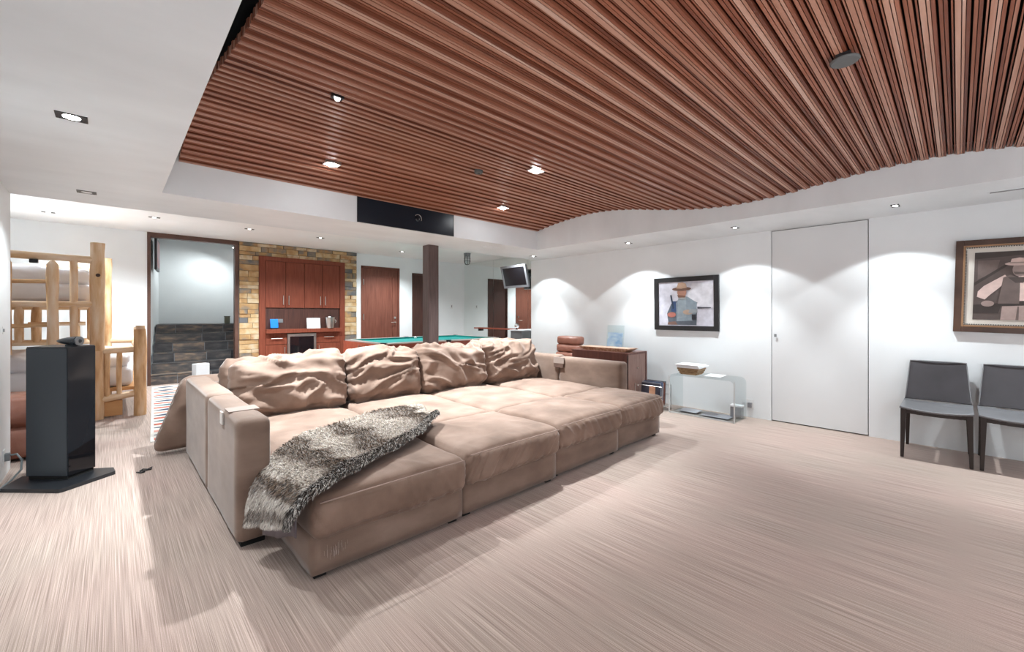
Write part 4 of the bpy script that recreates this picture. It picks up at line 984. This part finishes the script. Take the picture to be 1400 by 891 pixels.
# ================================================================ acrylic console and things on it
cn = thing('acrylic_console', 'clear acrylic waterfall console table against the right wall', 'table', (5.432,2.26,0))
L2, D2, Hc = .415, .40, .52
prof = []
def arc(cx,cz,r,a0,a1,n=8): return [(cx+r*math.cos(a0+(a1-a0)*i/n), cz+r*math.sin(a0+(a1-a0)*i/n)) for i in range(n+1)]
rr = .07
outer = [(-L2,0)]+arc(-L2+rr,Hc-rr,rr,math.pi,math.pi/2)+arc(L2-rr,Hc-rr,rr,math.pi/2,0)+[(L2,0)]
th = .014; r2 = rr-th
inner = [(-L2+th,0)]+arc(-L2+rr,Hc-rr,r2,math.pi,math.pi/2)+arc(L2-rr,Hc-rr,r2,math.pi/2,0)+[(L2-th,0)]
bm = B(); A0 = [bm.verts.new((0,y,z)) for y,z in outer]; A1 = [bm.verts.new((D2,y,z)) for y,z in outer]; C0 = [bm.verts.new((0,y,z)) for y,z in inner]; C1 = [bm.verts.new((D2,y,z)) for y,z in inner]
for i in range(len(outer)-1):
    bm.faces.new((A0[i],A0[i+1],A1[i+1],A1[i])); bm.faces.new((C0[i+1],C0[i],C1[i],C1[i+1])); bm.faces.new((A0[i+1],A0[i],C0[i],C0[i+1])); bm.faces.new((A1[i],A1[i+1],C1[i+1],C1[i]))
for i in (0,len(outer)-1): bm.faces.new((A0[i],A1[i],C1[i],C0[i]))
bmesh.ops.recalc_face_normals(bm, faces=bm.faces[:])
obj('waterfall_top', bm, M['acrylic'], cn); obj('bottom_shelf', bx((0.005,-L2+th,.006),(D2-.005,L2-th,.018)), M['acrylic'], cn)
for k in (-1,1): obj('edge_strip', bx((-.002,k*(L2-.007)-.0075,0),(.003,k*(L2-.007)+.0075,.50)), mk('acrylic_edge',(.66,.69,.70),rough=.2), cn)
obj('edge_strip', bx((-.002,-L2+.01,.004),(.003,L2-.01,.02)), mk('acrylic_edge2',(.60,.63,.64),rough=.2), cn)
bk = thing('wicker_basket', 'small wicker basket piled with papers on the acrylic console', 'basket', (5.60,2.44,.521))
prism_b = B(); 
b0 = [prism_b.verts.new((x,y,0)) for x,y in ((-.10,-.10),(.10,-.10),(.10,.10),(-.10,.10))]; b1 = [prism_b.verts.new((x,y,.085)) for x,y in ((-.13,-.14),(.13,-.14),(.13,.14),(-.13,.14))]
prism_b.faces.new(b0[::-1]); prism_b.faces.new(b1)
for k in range(4): prism_b.faces.new((b0[k],b0[(k+1)%4],b1[(k+1)%4],b1[k]))
obj('basket_body', prism_b, M['wicker'], bk)
for z in (.02,.045,.07):
    k = .10+.03*z/.085; k2 = .10+.04*z/.085
    obj('woven_band', tb([(-k-.003,-k2-.003,z),(k+.003,-k2-.003,z),(k+.003,k2+.003,z),(-k-.003,k2+.003,z),(-k-.003,-k2-.003,z)],.006,n=6), M['wicker'], bk)
for i,(dx,dy,a,h_,c) in enumerate(((0,0,3,.015,'paper'),(.005,-.01,-4,.012,'paper'),(-.01,.01,2,.01,'paper'))):
    z = .09+.016*i
    tag(obj('paper_stack', xf(bx((-.14,-.15,0),(.14,.15,h_)), T(5.60+dx,2.44+dy,.521+z)@Matrix.Rotation(R(a),4,'Z')), M[c]), ('lowest white booklet on the wicker basket','middle white booklet on the wicker basket','topmost white booklet on the wicker basket')[i], 'booklet', 'booklets on the basket')
tag(obj('paper_sheet', xf(bx((-.13,-.10,0),(.13,.10,.004)), T(5.66,2.16,.522)@Matrix.Rotation(R(4),4,'Z')), M['paper']), 'white paper lying flat on the acrylic console', 'paper')
tag(obj('grey_pamphlet', xf(bx((-.11,-.12,0),(.11,.12,.004)), T(5.66,2.48,.019)), flat('greyp',(.34,.34,.37))), 'grey pamphlet on the console bottom shelf at its left', 'pamphlet', 'pamphlets on the console shelf')
tag(obj('grey_pamphlet', xf(bx((-.12,-.17,0),(.12,.17,.004)), T(5.62,2.12,.019)), flat('greyp2',(.30,.30,.33))), 'wider grey pamphlet on the console bottom shelf near its middle', 'pamphlet', 'pamphlets on the console shelf')
rt = thing('white_router', 'small white and grey router box at the right of the console shelf', 'router', (5.74,1.925,.019))
obj('router_body', bx((-.05,-.065,0),(.05,.065,.13),bev=.01), M['silver'], rt); obj('router_cap', bx((-.053,-.07,.13),(.053,.07,.155),bev=.008), M['paper'], rt)
t = thing('outlet', 'white wall outlet with plug behind the acrylic console', 'outlet', (XR,1.83,.17)); obj('outlet_plate', bx((-.006,-.04,-.06),(0,.04,.06),bev=.002), M['plate'], t); obj('plug', bx((-.045,-.025,-.04),(-.006,.02,.02),bev=.004), M['silver'], t)

# magazine rack
mg = thing('magazine_rack', 'clear and wire magazine rack between desk and console', 'magazine rack', (5.52,2.95,0))
bm = B()
for x in (-.13,.13):
    tube(bm,[(x,-.20,.0),(x,-.20,.34)],.004,n=6); tube(bm,[(x,.20,0),(x,.20,.34)],.004,n=6); tube(bm,[(x,-.20,.33),(x,.20,.33)],.004,n=6); tube(bm,[(x,-.20,.06),(x,.20,.06)],.004,n=6); tube(bm,[(x,-.20,.20),(x,.20,.20)],.004,n=6)
for y in (-.2,.2): tube(bm,[(-.13,y,.06),(.13,y,.06)],.004,n=6)
obj('wire_frame', bm, M['steel'], mg); obj('rack_floor', bx((-.13,-.20,.05),(.13,.20,.056)), M['acrylic'], mg)
cv = [(.05,.05,.07),(.30,.32,.36),(.10,.14,.24),(.55,.55,.58),(.24,.10,.08),(.16,.18,.2)]
for i in range(6):
    y = 0; x = -.10+.036*i
    m_ = tag(obj('magazine', xf(bx((0,-.15,0),(.008,.13,.30+.01*(i%3))), T(5.52+x,2.95+.01*(i%2),.058)@Matrix.Rotation(R(4),4,'Y')), mk('magazine_cover',cv[i],rough=.3,var=.3,vscale=12)), 'dark glossy magazine with a portrait cover, front of the rack' if i == 0 else ('','second magazine from the left in the wire rack','third magazine from the left in the wire rack','fourth magazine from the left, pale cover, in the wire rack','fifth magazine from the left, reddish cover, in the wire rack','rearmost magazine, against the wall side of the wire rack')[i], 'magazine', 'magazines in the rack')
    if i == 0:
        m_['label'] = 'dark magazine with a portrait cover at the front of the rack'
        obj('cover_print', xf(bx((-.002,-.08,.15),(-.0005,.01,.27)), T(5.52+x,2.95,.058)@Matrix.Rotation(R(4),4,'Y')), flat('cover_skin',(.50,.27,.17)), None).parent = m_

# desk
dk = thing('writing_desk', 'dark reddish wooden desk against the right wall', 'desk', (5.20,3.16,0))
obj('desktop', bx((-.01,-.01,.745),(.52,.98,.775),bev=.004), M['deskwood'], dk)
obj('back_panel', bx((-.012,.0,.02),(.02,.96,.772)), mk('desk_front',(.055,.018,.014),rough=.35,rgb2=(.085,.03,.022),vscale=6,stretch=(5,5,.5)), dk); obj('side_panel', bx((0,0,0),(.50,.022,.745)), mk('desk_end_wood',(.24,.135,.11),rough=.35,rgb2=(.36,.23,.195),vscale=8,stretch=(6,5,.5),detail=5), dk); obj('side_panel', bx((0,.94,0),(.50,.962,.745)), M['deskwood'], dk)
obj('inner_panel', bx((.04,.022,.02),(.06,.20,.745)), M['darkdoor'], dk)
pr = obj('end_post', bx((.49,-.005,0),(.53,.05,.755)), M['deskwood'], dk)
for z in (.30,.55): obj('knob', xf(lathe([(0,.006),(.012,.010),(.018,.006)],12), T(.26,-.0,z)@Matrix.Rotation(R(90),4,'X')), M['steel'], dk)
ty = thing('burl_tray', 'long burl wood tray lying on the desk', 'tray', (5.37,3.60,.776))
bm = B(); b0 = [bm.verts.new((x,y,.0)) for x,y in ((-.10,-.35),(.10,-.35),(.10,.35),(-.10,.35))]; b1 = [bm.verts.new((x,y,.05)) for x,y in ((-.14,-.43),(.14,-.43),(.14,.43),(-.14,.43))]
bm.faces.new(b0[::-1]); bm.faces.new(b1)
for k in range(4): bm.faces.new((b0[k],b0[(k+1)%4],b1[(k+1)%4],b1[k]))
obj('tray_body', bm, M['burl'], ty); obj('tray_inlay', bx((-.125,-.41,.050),(.125,.41,.053)), mk('tray_pale',(.50,.34,.25),rough=.4,var=.1), ty)
fh = thing('flyer_holder', 'clear upright holder with blue and white flyers on the desk', 'flyer holder', (5.70,3.70,.776))
obj('holder', xf(bx((-.006,-.15,0),(-.002,.15,.36)), T(0,0,.01)@Matrix.Rotation(R(8),4,'Y')), M['acrylic'], fh); obj('holder_foot', bx((-.06,-.15,0),(.06,.15,.006)), M['acrylic'], fh)
obj('holder_back', xf(bx((.02,-.15,0),(.024,.15,.36)), T(0,0,.01)@Matrix.Rotation(R(8),4,'Y')), M['acrylic'], fh)
tag(obj('flyer', xf(bx((.002,-.135,0),(.010,.135,.24)), T(5.70,3.70,.79)@Matrix.Rotation(R(8),4,'Y')), mk('flyer_print',(.18,.38,.70),rough=.3,rgb2=(.75,.82,.88),vscale=7,stretch=(1,1,2))), 'blue and white flyer standing in the clear holder', 'flyer')

# ribbed leather chair behind the desk
lc = thing('ribbed_armchair', 'tan leather armchair with a ribbed back behind the desk', 'chair', (5.18,4.42,0))
for i,(z,h_) in enumerate(((.56,.125),(.685,.125),(.81,.135))):
    obj('back_roll', xf(softbox(.15,.47,h_-.004,.030,res=.02,bulge=(.022,.004,.004),wr=lambda u,p,n: .006*ridge(p*7,i)), T(.36+.02*i,.05,z+h_/2)), M['leather'], lc, smooth=True)
obj('seat', xf(softbox(.46,.50,.14,.06,res=.03,bulge=(0,0,.02)), T(.16,.02,.42)), M['leather'], lc, smooth=True)
for y in (-.26,.30): obj('arm_rest', bx((.0,y-.03,.46),(.36,y+.01,.56),bev=.012), M['leather'], lc)
obj('pedestal', lathe([(.03,.22),(.045,.2),(.06,.04),(.36,.035)],20,(.18,.02,0)), M['iron'], lc)
for a in (0,72,144,216,288): obj('caster', bx((.18+.2*math.cos(R(a))-.02,.02+.2*math.sin(R(a))-.02,0),(.18+.2*math.cos(R(a))+.02,.02+.2*math.sin(R(a))+.02,.035)), M['iron'], lc)
